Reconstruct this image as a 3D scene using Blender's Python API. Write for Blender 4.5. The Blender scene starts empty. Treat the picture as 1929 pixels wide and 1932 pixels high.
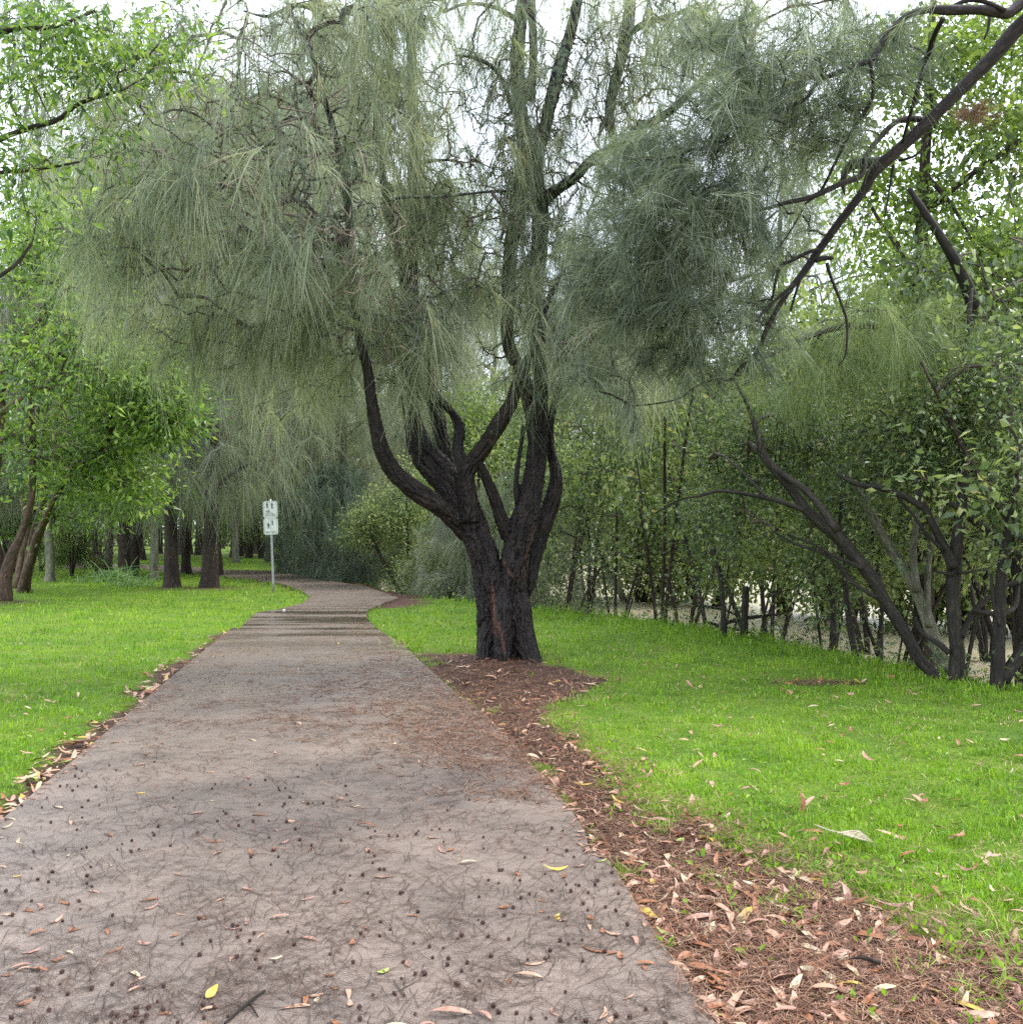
import bpy, math
import numpy as np
from mathutils import Vector, noise as mnoise
from mathutils.geometry import tessellate_polygon

# ------------------------------------------------------------------ camera, sky, sun
scn = bpy.context.scene
COL = scn.collection
F = 1929.0; CX = 964.5; CY = 966.0; HC = 1.5; PIT = math.atan(34.0 / F)
cam = bpy.data.cameras.new('camera'); co = bpy.data.objects.new('camera', cam); COL.objects.link(co)
co.location = (0, 0, HC); co.rotation_euler = (math.pi / 2 + PIT, 0, 0)
cam.sensor_width = 36; cam.sensor_fit = 'HORIZONTAL'; cam.lens = 36.0; cam.clip_start = 0.05; cam.clip_end = 3000
scn.camera = co

SUN_EL, SUN_AZ = math.radians(50), math.radians(62)
w = bpy.data.worlds.new("World"); scn.world = w; w.use_nodes = True
nt = w.node_tree; nt.nodes.clear()
def N(nt, t, **k):
    n = nt.nodes.new(t)
    for a, b in k.items():
        if a == 'inp':
            for i, v in b.items(): n.inputs[i].default_value = v
        else: setattr(n, a, b)
    return n
def L(nt, a, b): nt.links.new(a, b)
sky = N(nt, 'ShaderNodeTexSky', sky_type='NISHITA', sun_disc=False, sun_elevation=SUN_EL, sun_rotation=SUN_AZ)
tc = N(nt, 'ShaderNodeTexCoord')
ns = N(nt, 'ShaderNodeTexNoise', inp={'Scale': 2.6, 'Detail': 8.0, 'Roughness': 0.6})
L(nt, tc.outputs['Generated'], ns.inputs['Vector'])
rp = N(nt, 'ShaderNodeValToRGB'); rp.color_ramp.elements[0].position = 0.36; rp.color_ramp.elements[1].position = 0.56
rp.color_ramp.elements[0].color = (0.6, 0.6, 0.6, 1)
L(nt, ns.outputs['Fac'], rp.inputs['Fac'])
mx = N(nt, 'ShaderNodeMix', data_type='RGBA'); mx.inputs['B'].default_value = (8.4, 9.0, 10.2, 1)
L(nt, rp.outputs['Color'], mx.inputs['Factor']); L(nt, sky.outputs['Color'], mx.inputs['A'])
bg = N(nt, 'ShaderNodeBackground'); bg.inputs['Strength'].default_value = 0.15
L(nt, mx.outputs['Result'], bg.inputs['Color'])
wo = N(nt, 'ShaderNodeOutputWorld'); L(nt, bg.outputs[0], wo.inputs['Surface'])
sd = bpy.data.lights.new('sun', 'SUN'); sd.energy = 1.5; sd.angle = math.radians(14); sd.color = (1, .96, .88)
so = bpy.data.objects.new('sun', sd); COL.objects.link(so)
so.rotation_euler = (math.pi / 2 - SUN_EL, 0, math.pi - SUN_AZ); so.location = (0, 0, 20)
scn.view_settings.view_transform = 'Standard'; scn.view_settings.look = 'None'
scn.view_settings.gamma = 1; scn.view_settings.exposure = 1.2
scn.render.engine = 'CYCLES'
cy = scn.cycles; cy.max_bounces = 5; cy.diffuse_bounces = 3; cy.glossy_bounces = 2; cy.transmission_bounces = 3
cy.transparent_max_bounces = 4; cy.caustics_reflective = False; cy.caustics_refractive = False
cy.use_denoising = False; cy.use_adaptive_sampling = True; cy.adaptive_threshold = 0.015
cy.sample_clamp_indirect = 6

RG = np.random.default_rng
rng = RG(7)

# ------------------------------------------------------------------ projection helpers (photo point -> place)
def P(px, py, Y):
    x = (px - CX) / F; v = (CY - py) / F
    t = Y / (math.cos(PIT) - v * math.sin(PIT))
    return np.array([x * t, Y, HC + t * (math.sin(PIT) + v * math.cos(PIT))])
def G(px, py, z=0.0):
    x = (px - CX) / F; v = (CY - py) / F
    t = (z - HC) / (math.sin(PIT) + v * math.cos(PIT))
    return np.array([x * t, t * (math.cos(PIT) - v * math.sin(PIT))])
def PV(px, py, Y):
    px = np.asarray(px, float); py = np.asarray(py, float); Y = np.asarray(Y, float)
    x = (px - CX) / F; v = (CY - py) / F
    t = Y / (math.cos(PIT) - v * math.sin(PIT))
    return np.stack([x * t, Y + 0 * t, HC + t * (math.sin(PIT) + v * math.cos(PIT))], -1)
def nrm(a): return a / np.maximum(np.linalg.norm(a, axis=-1, keepdims=True), 1e-9)

def vnoise(x, y, s=0):
    x = np.asarray(x, float); y = np.asarray(y, float)
    xi = np.floor(x).astype(np.int64); yi = np.floor(y).astype(np.int64); fx = x - xi; fy = y - yi
    fx = fx * fx * (3 - 2 * fx); fy = fy * fy * (3 - 2 * fy)
    def h(a, b):
        n = (a * 374761393 + b * 668265263 + s * 144665) & 0x7fffffff
        n = ((n ^ (n >> 13)) * 1274126177) & 0x7fffffff
        n = (n ^ (n >> 16)) & 0xffff
        return n / 65535.0
    return (h(xi, yi) * (1 - fx) + h(xi + 1, yi) * fx) * (1 - fy) + (h(xi, yi + 1) * (1 - fx) + h(xi + 1, yi + 1) * fx) * fy
def fbm(x, y, s=0, o=3):
    r = 0; a = .5; t = 0
    for i in range(o): r = r + a * vnoise(x * 2 ** i, y * 2 ** i, s + i * 17); t += a; a *= .5
    return r / t

# ------------------------------------------------------------------ object helpers
def new_mesh(name, V, faces, mat, parent=None, rnd=None, bco=None, smooth=False, vattr=None, mi=None):
    V = np.ascontiguousarray(V, dtype=np.float32)
    me = bpy.data.meshes.new(name)
    if not isinstance(faces, list): faces = [faces]
    faces = [np.asarray(f, dtype=np.int32) for f in faces if len(f)]
    me.vertices.add(len(V)); me.vertices.foreach_set('co', V.ravel())
    nl = sum(f.size for f in faces); npoly = sum(len(f) for f in faces)
    me.loops.add(nl); me.polygons.add(npoly)
    me.loops.foreach_set('vertex_index', np.concatenate([f.ravel() for f in faces]))
    tot = np.concatenate([np.full(len(f), f.shape[1], np.int32) for f in faces])
    st = np.concatenate([[0], np.cumsum(tot)[:-1]]).astype(np.int32)
    me.polygons.foreach_set('loop_start', st)
    me.polygons.foreach_set('use_smooth', np.full(npoly, smooth))
    if rnd is not None:
        a = me.attributes.new('rnd', 'FLOAT', 'FACE'); a.data.foreach_set('value', np.asarray(rnd, np.float32))
    if bco is not None:
        a = me.attributes.new('bco', 'FLOAT_VECTOR', 'POINT'); a.data.foreach_set('vector', np.asarray(bco, np.float32).ravel())
    if vattr:
        for k, v in vattr.items():
            a = me.attributes.new(k, 'FLOAT', 'POINT'); a.data.foreach_set('value', np.asarray(v, np.float32))
    me.update(calc_edges=True)
    if isinstance(mat, (list, tuple)):
        for q in mat: me.materials.append(q)
        me.polygons.foreach_set('material_index', mi)
    elif mat is not None: me.materials.append(mat)
    o = bpy.data.objects.new(name, me); COL.objects.link(o)
    if parent is not None: o.parent = parent
    return o
def tag(o, label=None, cat=None, group=None, kind=None):
    if label: o['label'] = label
    if cat: o['category'] = cat
    if group: o['group'] = group
    if kind: o['kind'] = kind
    return o
def empty(name, loc=(0, 0, 0)):
    o = bpy.data.objects.new(name, None); COL.objects.link(o); o.location = tuple(float(c) for c in loc)
    o.empty_display_size = .2
    return o
def reloc(parent, *objs):      # parts were built in world coordinates: keep them there under their thing
    p = np.array(parent.location, np.float32)
    for o in objs:
        n = len(o.data.vertices); a = np.empty(n * 3, np.float32); o.data.vertices.foreach_get('co', a)
        a = a.reshape(-1, 3) - p; o.data.vertices.foreach_set('co', a.ravel()); o.data.update(); o.parent = parent

# ------------------------------------------------------------------ materials
def mat_new(name):
    m = bpy.data.materials.new(name); m.use_nodes = True; m.node_tree.nodes.clear(); return m, m.node_tree
def ramp(nt, stops):
    r = N(nt, 'ShaderNodeValToRGB'); e = r.color_ramp.elements
    while len(e) < len(stops): e.new(0.5)
    for i, (p, c) in enumerate(stops): e[i].position = p; e[i].color = (*c, 1)
    return r
def leaf_mat(name, stops, rough=.5, spec=.3, trans=.35, tcol=1.3):
    m, nt = mat_new(name)
    at = N(nt, 'ShaderNodeAttribute', attribute_name='rnd')
    r = ramp(nt, stops); L(nt, at.outputs['Fac'], r.inputs['Fac'])
    b = N(nt, 'ShaderNodeBsdfPrincipled'); b.inputs['Roughness'].default_value = rough
    b.inputs['Specular IOR Level'].default_value = spec
    L(nt, r.outputs['Color'], b.inputs['Base Color'])
    t = N(nt, 'ShaderNodeBsdfTranslucent')
    g = N(nt, 'ShaderNodeMix', data_type='RGBA', blend_type='MULTIPLY'); g.inputs['Factor'].default_value = 1
    g.inputs['B'].default_value = (tcol * 1.05, tcol * 1.1, tcol * .6, 1)
    L(nt, r.outputs['Color'], g.inputs['A']); L(nt, g.outputs['Result'], t.inputs['Color'])
    x = N(nt, 'ShaderNodeMixShader'); x.inputs[0].default_value = trans
    L(nt, b.outputs[0], x.inputs[1]); L(nt, t.outputs[0], x.inputs[2])
    o = N(nt, 'ShaderNodeOutputMaterial'); L(nt, x.outputs[0], o.inputs['Surface'])
    return m
def bark_mat(name, c0, c1, c2, lich=None, lamt=.62, bump=.6, sc=1.0, rough=.75):
    m, nt = mat_new(name)
    at = N(nt, 'ShaderNodeAttribute', attribute_name='bco')
    n1 = N(nt, 'ShaderNodeTexNoise', inp={'Scale': 14.0 * sc, 'Detail': 8.0, 'Roughness': .7}); L(nt, at.outputs['Vector'], n1.inputs['Vector'])
    n2 = N(nt, 'ShaderNodeTexNoise', inp={'Scale': 2.3 * sc, 'Detail': 5.0}); L(nt, at.outputs['Vector'], n2.inputs['Vector'])
    r = ramp(nt, [(.3, c0), (.5, c1), (.72, c2)]); L(nt, n1.outputs['Fac'], r.inputs['Fac'])
    r2 = ramp(nt, [(.35, (.55, .5, .5)), (.65, (1.25, 1.15, 1.1))]); L(nt, n2.outputs['Fac'], r2.inputs['Fac'])
    g = N(nt, 'ShaderNodeMix', data_type='RGBA', blend_type='MULTIPLY'); g.inputs['Factor'].default_value = 1
    L(nt, r.outputs['Color'], g.inputs['A']); L(nt, r2.outputs['Color'], g.inputs['B'])
    col = g.outputs['Result']
    if lich:
        ge = N(nt, 'ShaderNodeNewGeometry')
        n3 = N(nt, 'ShaderNodeTexNoise', inp={'Scale': 7.0, 'Detail': 6.0, 'Roughness': .7}); L(nt, ge.outputs['Position'], n3.inputs['Vector'])
        r3 = ramp(nt, [(lamt, (0, 0, 0)), (lamt + .05, (1, 1, 1))])
        if name == 'wet_black_bark':      # lichen takes over the drier upper stems
            sz_ = N(nt, 'ShaderNodeSeparateXYZ'); L(nt, ge.outputs['Position'], sz_.inputs[0]); mz = N(nt, 'ShaderNodeMapRange', inp={'From Min': 2.6, 'From Max': 5.2, 'To Min': 0.0, 'To Max': .17}); L(nt, sz_.outputs['Z'], mz.inputs['Value'])
            ad = N(nt, 'ShaderNodeMath', operation='ADD'); L(nt, n3.outputs['Fac'], ad.inputs[0]); L(nt, mz.outputs[0], ad.inputs[1]); L(nt, ad.outputs[0], r3.inputs['Fac'])
        else: L(nt, n3.outputs['Fac'], r3.inputs['Fac'])
        g2 = N(nt, 'ShaderNodeMix', data_type='RGBA'); L(nt, r3.outputs['Color'], g2.inputs['Factor'])
        L(nt, col, g2.inputs['A']); g2.inputs['B'].default_value = (*lich, 1); col = g2.outputs['Result']
    if name == 'wet_black_bark':     # bark torn away down to reddish wood
        aw = N(nt, 'ShaderNodeAttribute', attribute_name='wear'); g4 = N(nt, 'ShaderNodeMix', data_type='RGBA'); L(nt, aw.outputs['Fac'], g4.inputs['Factor']); L(nt, col, g4.inputs['A'])
        r4 = ramp(nt, [(.35, (.03, .013, .009)), (.65, (.13, .06, .036))]); L(nt, n1.outputs['Fac'], r4.inputs['Fac']); L(nt, r4.outputs['Color'], g4.inputs['B']); col = g4.outputs['Result']
    b = N(nt, 'ShaderNodeBsdfPrincipled'); b.inputs['Roughness'].default_value = rough; b.inputs['Specular IOR Level'].default_value = .3
    L(nt, col, b.inputs['Base Color'])
    bp = N(nt, 'ShaderNodeBump'); bp.inputs['Strength'].default_value = bump; bp.inputs['Distance'].default_value = .02
    L(nt, n1.outputs['Fac'], bp.inputs['Height']); L(nt, bp.outputs[0], b.inputs['Normal'])
    o = N(nt, 'ShaderNodeOutputMaterial'); L(nt, b.outputs[0], o.inputs['Surface'])
    return m
def plain(name, c, rough=.6, metal=0, spec=.4, var=.25, sc=30):
    m, nt = mat_new(name)
    tc = N(nt, 'ShaderNodeTexCoord'); n1 = N(nt, 'ShaderNodeTexNoise', inp={'Scale': float(sc), 'Detail': 5.0}); L(nt, tc.outputs['Object'], n1.inputs['Vector'])
    r = ramp(nt, [(.3, tuple(v * (1 - var) for v in c)), (.7, tuple(min(1, v * (1 + var)) for v in c))]); L(nt, n1.outputs['Fac'], r.inputs['Fac'])
    b = N(nt, 'ShaderNodeBsdfPrincipled'); b.inputs['Roughness'].default_value = rough; b.inputs['Metallic'].default_value = metal
    b.inputs['Specular IOR Level'].default_value = spec; L(nt, r.outputs['Color'], b.inputs['Base Color'])
    o = N(nt, 'ShaderNodeOutputMaterial'); L(nt, b.outputs[0], o.inputs['Surface'])
    return m

M = {}
M['casu'] = leaf_mat('weeping_needles', [(0, (.07, .09, .065)), (.4, (.17, .205, .138)), (.75, (.34, .37, .25)), (1, (.50, .47, .29))], .5, .3, .35)
M['casu_r'] = leaf_mat('brush_needles', [(0, (.05, .065, .06)), (.35, (.10, .125, .095)), (.75, (.21, .25, .175)), (1, (.42, .45, .36))], .5, .3, .35)
M['casu_y'] = leaf_mat('yellow_needles', [(0, (.10, .15, .06)), (.5, (.17, .23, .09)), (1, (.28, .31, .13))], .5, .3, .35)
M['casu_b'] = leaf_mat('blue_needles', [(0, (.06, .085, .062)), (.5, (.135, .18, .125)), (1, (.25, .30, .19))], .5, .3, .3)
M['casu_far'] = leaf_mat('haze_paled_needles', [(0, (.11, .13, .10)), (.5, (.21, .24, .18)), (1, (.36, .38, .28))], .6, .2, .4)  # pale grey-green: distance haze is put into the needle colour
M['leaf_b'] = leaf_mat('bright_leaves', [(0, (.028, .06, .03)), (.35, (.085, .15, .04)), (.7, (.24, .35, .075)), (1, (.44, .50, .15))], .3, .5, .42, 1.45)
M['leaf_m'] = leaf_mat('mangrove_leaves', [(0, (.018, .032, .016)), (.35, (.05, .085, .035)), (.7, (.14, .19, .065)), (.9, (.36, .41, .20)), (1, (.42, .32, .17))], .33, .5, .35, 1.5)
M['leaf_o'] = leaf_mat('olive_leaves', [(0, (.04, .065, .03)), (.4, (.11, .155, .06)), (.8, (.29, .35, .14)), (1, (.42, .36, .18))], .4, .4, .4, 1.5)
M['leaf_t'] = leaf_mat('tall_tree_leaves', [(0, (.05, .085, .03)), (.5, (.13, .19, .05)), (1, (.34, .42, .10))], .4, .4, .45, 1.6)
M['grass'] = leaf_mat('grass_blades', [(0, (.05, .10, .012)), (.3, (.13, .25, .02)), (.6, (.235, .385, .03)), (.8, (.36, .50, .06)), (1, (.50, .50, .18))], .45, .35, .4, 1.3)
M['strap'] = leaf_mat('strappy_leaves', [(0, (.07, .16, .05)), (.5, (.14, .26, .08)), (1, (.3, .38, .16))], .4, .4, .35)
M['needle_red'] = leaf_mat('fallen_needles', [(0, (.04, .018, .012)), (.4, (.14, .062, .036)), (.8, (.27, .14, .085)), (1, (.36, .24, .15))], .6, .3, .05)
M['needle_dk'] = leaf_mat('wet_needles', [(0, (.03, .02, .016)), (.6, (.075, .048, .036)), (1, (.16, .10, .07))], .5, .3, .02)
M['bark_k'] = bark_mat('wet_black_bark', (.004, .0035, .0035), (.011, .008, .007), (.048, .031, .025), (.12, .16, .10), .67, 1.0, 1.0, .5)
M['bark_g'] = bark_mat('grey_green_bark', (.05, .055, .035), (.12, .13, .09), (.25, .26, .19), (.2, .28, .16), .6, .5)
M['bark_r'] = bark_mat('overhang_bark', (.007, .006, .005), (.016, .012, .011), (.055, .044, .038), (.25, .25, .22), .72, .5, 1.5)
M['bark_b'] = bark_mat('red_brown_bark', (.025, .017, .013), (.085, .058, .042), (.24, .18, .13), None, .6, .7)
M['bark_d'] = bark_mat('dark_brown_bark', (.012, .009, .007), (.032, .024, .018), (.08, .06, .045), (.16, .2, .12), .64, .9)
M['bark_m'] = bark_mat('mangrove_bark', (.008, .007, .006), (.02, .018, .014), (.06, .053, .04), (.11, .14, .08), .68, .6)
M['twig'] = bark_mat('twig_bark', (.03, .025, .02), (.075, .06, .05), (.19, .165, .14), (.24, .26, .22), .55, .2)
M['twig_p'] = bark_mat('pale_dead_twigs', (.12, .10, .08), (.22, .19, .16), (.34, .31, .27), None, .55, .2)
M['twig_m'] = bark_mat('mangrove_twigs', (.03, .025, .02), (.06, .05, .04), (.11, .095, .075), None, .55, .2)

# ------------------------------------------------------------------ shapes
def catmull(pts, sub=4):
    pts = np.asarray(pts, float); n = len(pts)
    if n < 3: 
        t = np.linspace(0, 1, sub + 1)[:, None]; return pts[0] * (1 - t) + pts[-1] * t
    q = np.vstack([2 * pts[0] - pts[1], pts, 2 * pts[-1] - pts[-2]]); out = []
    for i in range(n - 1):
        p0, p1, p2, p3 = q[i], q[i + 1], q[i + 2], q[i + 3]
        for k in range(sub):
            t = k / sub
            out.append(.5 * ((2 * p1) + (p2 - p0) * t + (2 * p0 - 5 * p1 + 4 * p2 - p3) * t * t + (3 * p1 - p0 - 3 * p2 + p3) * t ** 3))
    out.append(pts[-1]); return np.array(out)
def tube(pts, rad, k=10, sub=4, rough=.06, seed=0):
    """one round limb through pts; returns V, F, bco, centre line"""
    pr = catmull(np.column_stack([pts, rad]), sub); p = pr[:, :3]; r = np.maximum(pr[:, 3], .0015)
    n = len(p); T = nrm(np.gradient(p, axis=0))
    up = np.array([0, 1, 0.3]) if abs(nrm(p[-1] - p[0])[1]) < .8 else np.array([1, 0, 0.2])
    a = nrm(np.cross(T, up)); b = np.cross(T, a)
    th = np.linspace(0, 2 * math.pi, k, endpoint=False)
    s = np.concatenate([[0], np.cumsum(np.linalg.norm(np.diff(p, axis=0), axis=1))])
    R = r[:, None] * (1 + rough * (fbm(s[:, None] * 3 / max(.05, r.mean() * 6), np.cos(th)[None] * 1.7 + np.sin(th)[None] * 2.3 + seed * 9.1, seed, 3) - .5) * 2)
    V = p[:, None] + R[..., None] * (np.cos(th)[None, :, None] * a[:, None] + np.sin(th)[None, :, None] * b[:, None])
    bc = np.stack([np.broadcast_to(np.cos(th), (n, k)) * r[:, None] * 3 + seed, np.broadcast_to(np.sin(th), (n, k)) * r[:, None] * 3, np.broadcast_to(s[:, None], (n, k)) * .6], -1)
    i = np.arange(n - 1)[:, None] * k; j = np.arange(k)[None]; j2 = (j + 1) % k
    Fq = np.stack([i + j, i + j2, i + k + j2, i + k + j], -1).reshape(-1, 4)
    caps = [np.array([list(range(k))[::-1]]), np.array([[(n - 1) * k + q for q in range(k)]])]
    return V.reshape(-1, 3), Fq, bc.reshape(-1, 3), np.column_stack([p, r]), caps
class Bag:
    def __init__(s): s.V = []; s.F4 = []; s.Fn = []; s.F3 = []; s.b = []; s.n = 0; s.sk = []
    def tube(s, pts, rad, **k):
        V, Fq, bc, sk, caps = tube(np.array(pts, float), np.array(rad, float), **k)
        s.V.append(V); s.F4.append(Fq + s.n); s.b.append(bc); s.Fn += [c + s.n for c in caps]; s.n += len(V); s.sk.append(sk)
        return sk
    def obj(s, name, mat, parent=None):
        return new_mesh(name, np.vstack(s.V), [np.vstack(s.F4)] + s.Fn, mat, parent, bco=np.vstack(s.b), smooth=True)
def frustums(A, B, ra, rb, k=4):
    n = len(A); T = nrm(B - A); up = np.tile([.31, .2, .93], (n, 1)); up[np.abs(T[:, 2]) > .9] = [1, .1, 0]
    a = nrm(np.cross(T, up)); b = np.cross(T, a)
    th = np.linspace(0, 2 * math.pi, k, endpoint=False)
    ring = np.cos(th)[None, :, None] * a[:, None] + np.sin(th)[None, :, None] * b[:, None]
    V = np.concatenate([A[:, None] + ring * ra[:, None, None], B[:, None] + ring * rb[:, None, None]], 1)
    base = np.arange(n)[:, None] * 2 * k; j = np.arange(k)[None]; j2 = (j + 1) % k
    Fq = np.stack([base + j, base + j2, base + k + j2, base + k + j], -1).reshape(-1, 4)
    return V.reshape(-1, 3), Fq
def grow(sk, targets, seed=0, rt=.0025, pw=.42, rmax=.05, jit=.12, wlen=.25, chain=3):
    """branch out from the limbs to every tuft position; each twig forks off the nearest wood"""
    r = RG(seed); S = np.vstack(sk); ns = len(S); nt_ = len(targets)
    tot = ns + nt_ * chain; pos = np.zeros((tot, 3)); pos[:ns] = S[:, :3]; par = np.full(tot, -1); plen = np.zeros(tot)
    cnt = np.zeros(tot); n = ns
    d0 = np.array([np.min(np.sum((S[:, :3] - t) ** 2, 1)) for t in targets]); order = np.argsort(d0); tips = []
    for ti in order:
        t = targets[ti]
        d = np.sqrt(np.sum((pos[:n] - t) ** 2, 1)); j = int(np.argmin(d + wlen * plen[:n])); dl = d[j]
        off = nrm(r.normal(size=3)) * dl * jit * r.random(); off[2] += dl * .1
        prev = j
        for c in range(1, chain + 1):
            u = c / chain; q = pos[j] * (1 - u) + t * u + off * math.sin(math.pi * u) + r.normal(size=3) * dl * jit * .25 * (c < chain)
            pos[n] = q; par[n] = prev; plen[n] = plen[j] + dl * u; prev = n; n += 1
        tips.append(prev)
    cnt[tips] = 1
    for i in range(n - 1, ns - 1, -1): cnt[par[i]] += cnt[i]
    idx = np.arange(ns, n); rad = np.minimum(rt * np.maximum(cnt, 1) ** pw, rmax)
    sr = S[:, 3]; pr = np.where(par[idx] < ns, np.minimum(rad[idx] * 1.15, sr[np.minimum(par[idx], ns - 1)]), rad[par[idx]])
    A = pos[par[idx]]; B = pos[idx]; V, Fq = frustums(A, B, pr, rad[idx])
    tips = np.array(tips); tp = pos[tips]; td = nrm(tp - pos[par[tips]])
    return V, Fq, tp, td, A, B
def strands(O, Dr, n, Ln, spread, droop, wd, seed=0, along=.15, seg=3, tr=None):
    r = RG(seed); T = len(O); Nn = T * n
    o = np.repeat(O, n, 0); d = nrm(np.repeat(Dr, n, 0) + spread * r.normal(size=(Nn, 3)))
    o = o - np.repeat(Dr, n, 0) * (r.random((Nn, 1)) * along)
    tl = np.repeat(.7 + .6 * r.random(T), n); l = Ln * tl * (.55 + .6 * r.random(Nn))
    dr = droop * (.6 + .8 * r.random(Nn)); sd = nrm(np.cross(d, r.normal(size=(Nn, 3)))) ; cv = r.normal(size=(Nn, 3)) * .17
    t = np.linspace(0, 1, seg + 1); V = np.zeros((Nn, seg + 1, 2, 3))
    for i, u in enumerate(t):
        p = o + d * (l * u)[:, None] + cv * (l * u * u)[:, None]; p[:, 2] -= dr * l * u * u
        hw = wd / 2 * (1 - .65 * u ** 2)
        V[:, i, 0] = p - sd * hw; V[:, i, 1] = p + sd * hw
    b = (np.arange(Nn) * (seg + 1) * 2)[:, None] + (np.arange(seg) * 2)[None]
    Fq = np.stack([b, b + 1, b + 3, b + 2], -1).reshape(-1, 4)
    tr = r.random(T) if tr is None else tr
    rn = np.clip(np.repeat(tr, n) * .65 + r.random(Nn) * .4 - .02, 0, 1)
    return V.reshape(-1, 3), Fq, np.repeat(rn, seg)
def leaves(O, n, sp, ln, wd, seed=0, hang=.2, up=.7, tr=None):
    r = RG(seed); T = len(O); Nn = T * n
    off = r.normal(size=(Nn, 3)) * sp * np.array([1, 1, .75]); c = np.repeat(O, n, 0) + off
    d = nrm(nrm(off) + .8 * r.normal(size=(Nn, 3)) * .6 + np.array([0, 0, -hang]))
    s = nrm(np.cross(d, np.array([0, 0, 1.]) * up + r.normal(size=(Nn, 3)) * .6)); nn = np.cross(s, d)
    sz_ = .45 + .95 * r.random(Nn) ** 1.2; l = (ln * sz_)[:, None]; w_ = (wd * sz_ * (.75 + .5 * r.random(Nn)))[:, None]
    V = np.stack([c, c + d * l * .5 + s * w_ * .5 + nn * w_ * .14, c + d * l - nn * l * .08, c + d * l * .5 - s * w_ * .5 + nn * w_ * .14], 1)
    b = (np.arange(Nn) * 4)[:, None]
    Ft = np.concatenate([b + 0, b + 1, b + 2, b + 0, b + 2, b + 3], 1).reshape(-1, 3)
    tr = r.random(T) if tr is None else tr
    rn = np.clip(np.repeat(tr, n) * .55 + r.random(Nn) * .5 - .03, 0, 1)
    return V.reshape(-1, 3), Ft, np.repeat(rn, 2)
def join_vf(parts):
    V = []; Fs = []; R = []; n = 0
    for v, f, rr in parts: V.append(v); Fs.append(f + n); R.append(rr); n += len(v)
    return np.vstack(V), np.vstack(Fs), np.concatenate(R)
def blob(blobs, seed):
    """tuft positions inside lens-free ellipsoids: (px, py, rx, ry, depth, half thickness, count)"""
    r = RG(seed); out = []
    for (px, py, rx, ry, Y, dY, n) in blobs:
        q = nrm(r.normal(size=(n, 3))) * (r.random((n, 1)) ** (1 / 2.2))
        out.append(PV(px + q[:, 0] * rx, py + q[:, 1] * ry, Y + q[:, 2] * dY))
    return np.vstack(out)

def crown_mesh(V, Fq, v, f, rr, twm, lfm):
    """the crown of a tree: its fine twigs and its foliage"""
    n = len(V)
    return new_mesh('crown', np.vstack([V, v]), [Fq, f + n], [M[twm], M[lfm]], rnd=np.concatenate([np.zeros(len(Fq)), rr]), bco=np.vstack([V, np.zeros_like(v)]), mi=np.concatenate([np.zeros(len(Fq), np.int32), np.ones(len(f), np.int32)]))
# ------------------------------------------------------------------ layout of the land
shore = np.array([(8, -30), (6.6, 0), (5.7, 6), (4.9, 9.3), (4.1, 11.4), (3.35, 14.6), (1.7, 18), (.36, 19.6), (-2.0, 23), (-3.7, 26.8), (-5.2, 32), (-6.5, 42), (-8, 60), (-12, 100), (-20, 300)], float)
def shore_d(x, y):
    x = np.asarray(x, float); y = np.asarray(y, float); best = np.full(x.shape, 1e9)
    for a, b in zip(shore[:-1], shore[1:]):
        ab = b - a; t = np.clip(((x - a[0]) * ab[0] + (y - a[1]) * ab[1]) / (ab @ ab), 0, 1)
        best = np.minimum(best, np.hypot(x - a[0] - t * ab[0], y - a[1] - t * ab[1]))
    return np.where(x > np.interp(y, shore[:, 1], shore[:, 0]), best, -best)
def sst(a, b, x): t = np.clip((x - a) / (b - a), 0, 1); return t * t * (3 - 2 * t)
def height(x, y):
    d = shore_d(x, y)
    h = -.03 + .05 * (fbm(np.asarray(x) * .35 + 3, np.asarray(y) * .35, 5) - .5) * sst(3, 9, np.asarray(y)) + .012 * (fbm(np.asarray(x) * 9, np.asarray(y) * 9, 9) - .5)
    h = h - 1.6 * sst(.1, 2.2, d) + 2.0 * sst(24, 31, d)
    m = np.hypot(np.asarray(x) + .1, (np.asarray(y) - 11.9) * .8); h = h + .05 * (1 - sst(.2, 1.5, m))
    return h
pl = [(-430, 1932), (0, 1553), (147, 1430), (307, 1293), (440, 1184), (449, 1189), (483, 1157), (523, 1151), (570, 1139), (585, 1127), (570, 1115.5), (536, 1103), (469, 1091), (422, 1087), (379, 1079.5), (335, 1077), (270, 1073), (120, 1070)]
pr_ = [(120, 1064), (270, 1066), (335, 1068), (422, 1075), (500, 1077), (536, 1080), (570, 1089), (646, 1100), (690, 1107), (730, 1121), (752, 1129), (727, 1137), (693, 1152), (690, 1166), (713, 1189), (757, 1215), (800, 1256), (860, 1310), (915, 1350), (985, 1425), (1075, 1530), (1102, 1572), (1108, 1596), (1150, 1630), (1215, 1735), (1345, 1932)]
pathL = [G(*p) for p in pl]; pathR = [G(*p) for p in pr_]
path_poly = np.array([(-1.9, -3.0)] + pathL[0:] + pathR + [(1.35, -3.0)])
path_poly[1] = path_poly[1]
def pip(x, y, poly):
    x = np.asarray(x, float); y = np.asarray(y, float); ins = np.zeros(x.shape, bool); n = len(poly)
    for i in range(n):
        x1, y1 = poly[i]; x2, y2 = poly[(i + 1) % n]
        if y1 == y2: continue
        c = ((y1 > y) != (y2 > y)) & (x < (x2 - x1) * (y - y1) / (y2 - y1) + x1); ins ^= c
    return ins
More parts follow.
